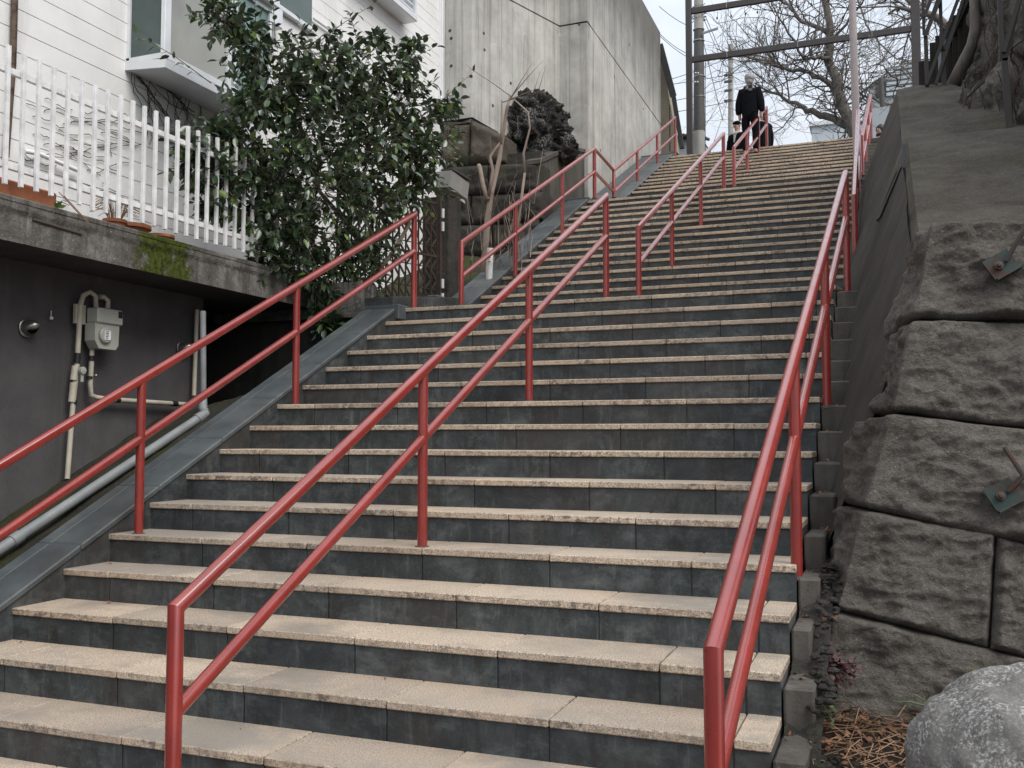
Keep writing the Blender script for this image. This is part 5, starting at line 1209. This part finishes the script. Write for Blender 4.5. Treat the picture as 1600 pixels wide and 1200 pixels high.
# ------------------------------------------------------------------ people
def person(loc, h, yaw, label, pose='back', cap=None, hood=None):
    """one continuous skinned body, clothing and hair as parts; h = full height"""
    u = h / 7.5
    root = empty('person', loc, label, 'person', None); root.rotation_euler = (0, 0, yaw)
    def skin(name, verts, edges, rad, mat, sub=2):
        me = bpy.data.meshes.new(name); me.from_pydata([Vector(v) * u for v in verts], edges, []); o = bpy.data.objects.new(name, me); COL.objects.link(o); o.parent = root
        md = o.modifiers.new('skin', 'SKIN'); md.use_smooth_shade = True
        for i, r in enumerate(rad): sv = me.skin_vertices[0].data[i]; sv.radius = (r[0] * u, r[1] * u) if isinstance(r, tuple) else (r * u, r * u); sv.use_root = (i == 0)
        s_ = o.modifiers.new('sub', 'SUBSURF'); s_.levels = sub; s_.render_levels = sub; me.materials.append(mat); return o
    # y forward is the way the person faces
    V = [(0, 0, 3.75), (0, 0, 4.5), (0, .02, 5.3), (0, 0, 5.95), (0, 0, 6.35), (0, .05, 6.75), (0, .06, 7.2),
         (.75, 0, 5.85), (.95, -.02, 4.75), (.98, .12, 3.75), (.97, .2, 3.35), (-.75, 0, 5.85), (-.95, -.02, 4.75), (-.98, .12, 3.75), (-.97, .2, 3.35),
         (.42, 0, 3.5), (.45, .08, 2.0), (.46, -.05, .35), (.46, .35, .12), (-.42, 0, 3.5), (-.44, .2, 2.0), (-.45, .05, .35), (-.45, .45, .12)]
    Ed = [(0, 1), (1, 2), (2, 3), (3, 4), (4, 5), (5, 6), (3, 7), (7, 8), (8, 9), (9, 10), (3, 11), (11, 12), (12, 13), (13, 14), (0, 15), (15, 16), (16, 17), (17, 18), (0, 19), (19, 20), (20, 21), (21, 22)]
    Rd = [(.62, .42), (.58, .4), (.68, .42), (.5, .34), .24, (.33, .38), (.30, .34), .26, .2, .15, .13, .26, .2, .15, .13, .38, .25, .16, .13, .38, .25, .16, .13]
    skin('body', V, Ed, Rd, M['skin'])
    skin('coat', [(0, 0, 3.05), (0, 0, 4.2), (0, .0, 5.3), (0, 0, 5.85), (0, 0, 6.15), (.72, 0, 5.82), (1.0, -.04, 4.75), (1.06, .08, 3.8), (-.72, 0, 5.82), (-1.0, -.04, 4.75), (-1.06, .08, 3.8)],
         [(0, 1), (1, 2), (2, 3), (3, 4), (3, 5), (5, 6), (6, 7), (3, 8), (8, 9), (9, 10)], [(.80, .56), (.84, .58), (.90, .60), (.66, .48), (.30, .30), .42, .36, .28, .42, .36, .28], M['cloth'])
    skin('trousers', [(0, 0, 4.1), (.43, 0, 3.3), (.46, .1, 2.0), (.47, -.05, .45), (-.43, 0, 3.3), (-.45, .2, 2.0), (-.46, .05, .45)], [(0, 1), (1, 2), (2, 3), (0, 4), (4, 5), (5, 6)], [(.55, .42), .44, .33, .28, .44, .33, .28], M['trous'])
    for s_ in (1, -1): MB().ball(world_loc(root) + Vector((.46 * s_, .25 if s_ > 0 else .35, .14)) * u, (.26 * u, .56 * u, .22 * u), 12, 8).build('shoe', M['cloth'], root, smooth=True)
    hc = Vector((0, .06, 6.95)) * u + world_loc(root)
    # face: nose, eyes, ears, mouth
    MB().ball(hc + Vector((0, .42, -.03)) * u, (.06 * u, .09 * u, .10 * u), 8, 6).build('nose', M['skin'], root, smooth=True)
    for s_ in (1, -1):
        MB().ball(hc + Vector((.13 * s_, .36, .06)) * u, (.055 * u, .03 * u, .03 * u), 8, 6).build('eye', M['hairb'], root, smooth=True)
        MB().ball(hc + Vector((.36 * s_, -.0, -.02)) * u, (.05 * u, .09 * u, .14 * u), 8, 6).build('ear', M['skin'], root, smooth=True)
    MB().ball(hc + Vector((0, .37, -.2)) * u, (.10 * u, .03 * u, .025 * u), 8, 6).build('mouth', M['redmark'], root, smooth=True)
    return root, u, hc
y_, z_ = step(36)
r_, u_, hc = person(Vector((at(1172, 180, 'Y', step(37)[0] + .12).x, step(37)[0] + .12, step(37)[1])), 1.36, radians(-8), 'person seen from behind with silver hair, black pullover and checked scarf, climbing the last steps')
def hairball(name, c, r, mat, root, amp=.12, seed=1):
    return MB().ball(c, r, 26, 18, seed=seed, amp=amp).build(name, mat, root, smooth=True)
hairball('hair', hc + Vector((0, -.05, .12)) * u_, (.44 * u_, .46 * u_, .44 * u_), M['hair'], r_)
hairball('hair_nape', hc + Vector((0, -.22, -.22)) * u_, (.33 * u_, .24 * u_, .30 * u_), M['hair'], r_, .2, 3)
MB().ball(r_.location + Vector((0, .0, 6.22)) * u_, (.56 * u_, .50 * u_, .26 * u_), 20, 12, seed=5, amp=.2).build('scarf', M['scarfm'], r_, smooth=True)
MB().ball(r_.location + Vector((.16, -.40, 5.95)) * u_, (.42 * u_, .22 * u_, .24 * u_), 16, 10, seed=2, amp=.25).build('scarf', M['scarfm'], r_, smooth=True)
# two people standing beyond the crest, facing the camera
def crest_person(px, pyhead, Y, h, yaw, label):
    top = at(px, pyhead, 'Y', Y); return person(Vector((top.x, Y, top.z - h * .985)), h, yaw, label)
r2_, u2, hc2 = crest_person(1152, 190, 15.6, 1.40, radians(155), 'person in a black cap and jacket over a cream hoodie beyond the top step')
m = MB().ball(hc2 + Vector((0, .0, .22)) * u2, (.42 * u2, .44 * u2, .28 * u2), 20, 10); m.build('cap', M['cloth'], r2_, smooth=True)
MB().ball(hc2 + Vector((0, .42, .16)) * u2, (.26 * u2, .22 * u2, .05 * u2), 14, 6).build('cap_peak', M['cloth'], r2_, smooth=True)
MB().ball(r2_.location + Vector((0, .12, 6.05)) * u2, (.42 * u2, .40 * u2, .30 * u2), 14, 8, seed=3, amp=.2).build('hoodie', M['cream'], r2_, smooth=True)
MB().prism([r2_.location + Vector(p) * u2 for p in ((-.16, .44, 6.0), (.16, .44, 6.0), (.05, .60, 5.1), (-.05, .60, 5.1))], (0, .03 * u2, 0)).build('hoodie_front', M['cream'], r2_)
MB().ball(r2_.location + Vector((.95, -.25, 5.3)) * u2, (.45 * u2, .4 * u2, .7 * u2), 14, 10, seed=6, amp=.2).build('backpack', M['cloth'], r2_, smooth=True)
r3_, u3, hc3 = crest_person(1193, 172, 15.5, 1.45, radians(60), 'person with long brown hair and black coat bending over a phone behind the railing')
hairball('hair', hc3 + Vector((0, -.05, .05)) * u3, (.42 * u3, .42 * u3, .46 * u3), M['hairb'], r3_, .1, 5)
MB().ball(hc3 + Vector((0, -.3, -.45)) * u3, (.32 * u3, .2 * u3, .5 * u3), 14, 10, seed=4, amp=.2).build('hair_length', M['hairb'], r3_, smooth=True)
r4_, u4, hc4 = crest_person(1375, 196, 15.8, 1.40, radians(150), 'person with dark hood whose face shows above the right wall at the top')
hairball('hair', hc4 + Vector((0, -.12, .08)) * u4, (.45 * u4, .42 * u4, .50 * u4), M['hairb'], r4_, .08, 8)
MB().ball(hc4 + Vector((0, -.05, -.5)) * u4, (.42 * u4, .36 * u4, .3 * u4), 14, 8).build('hood', M['dress'], r4_, smooth=True)
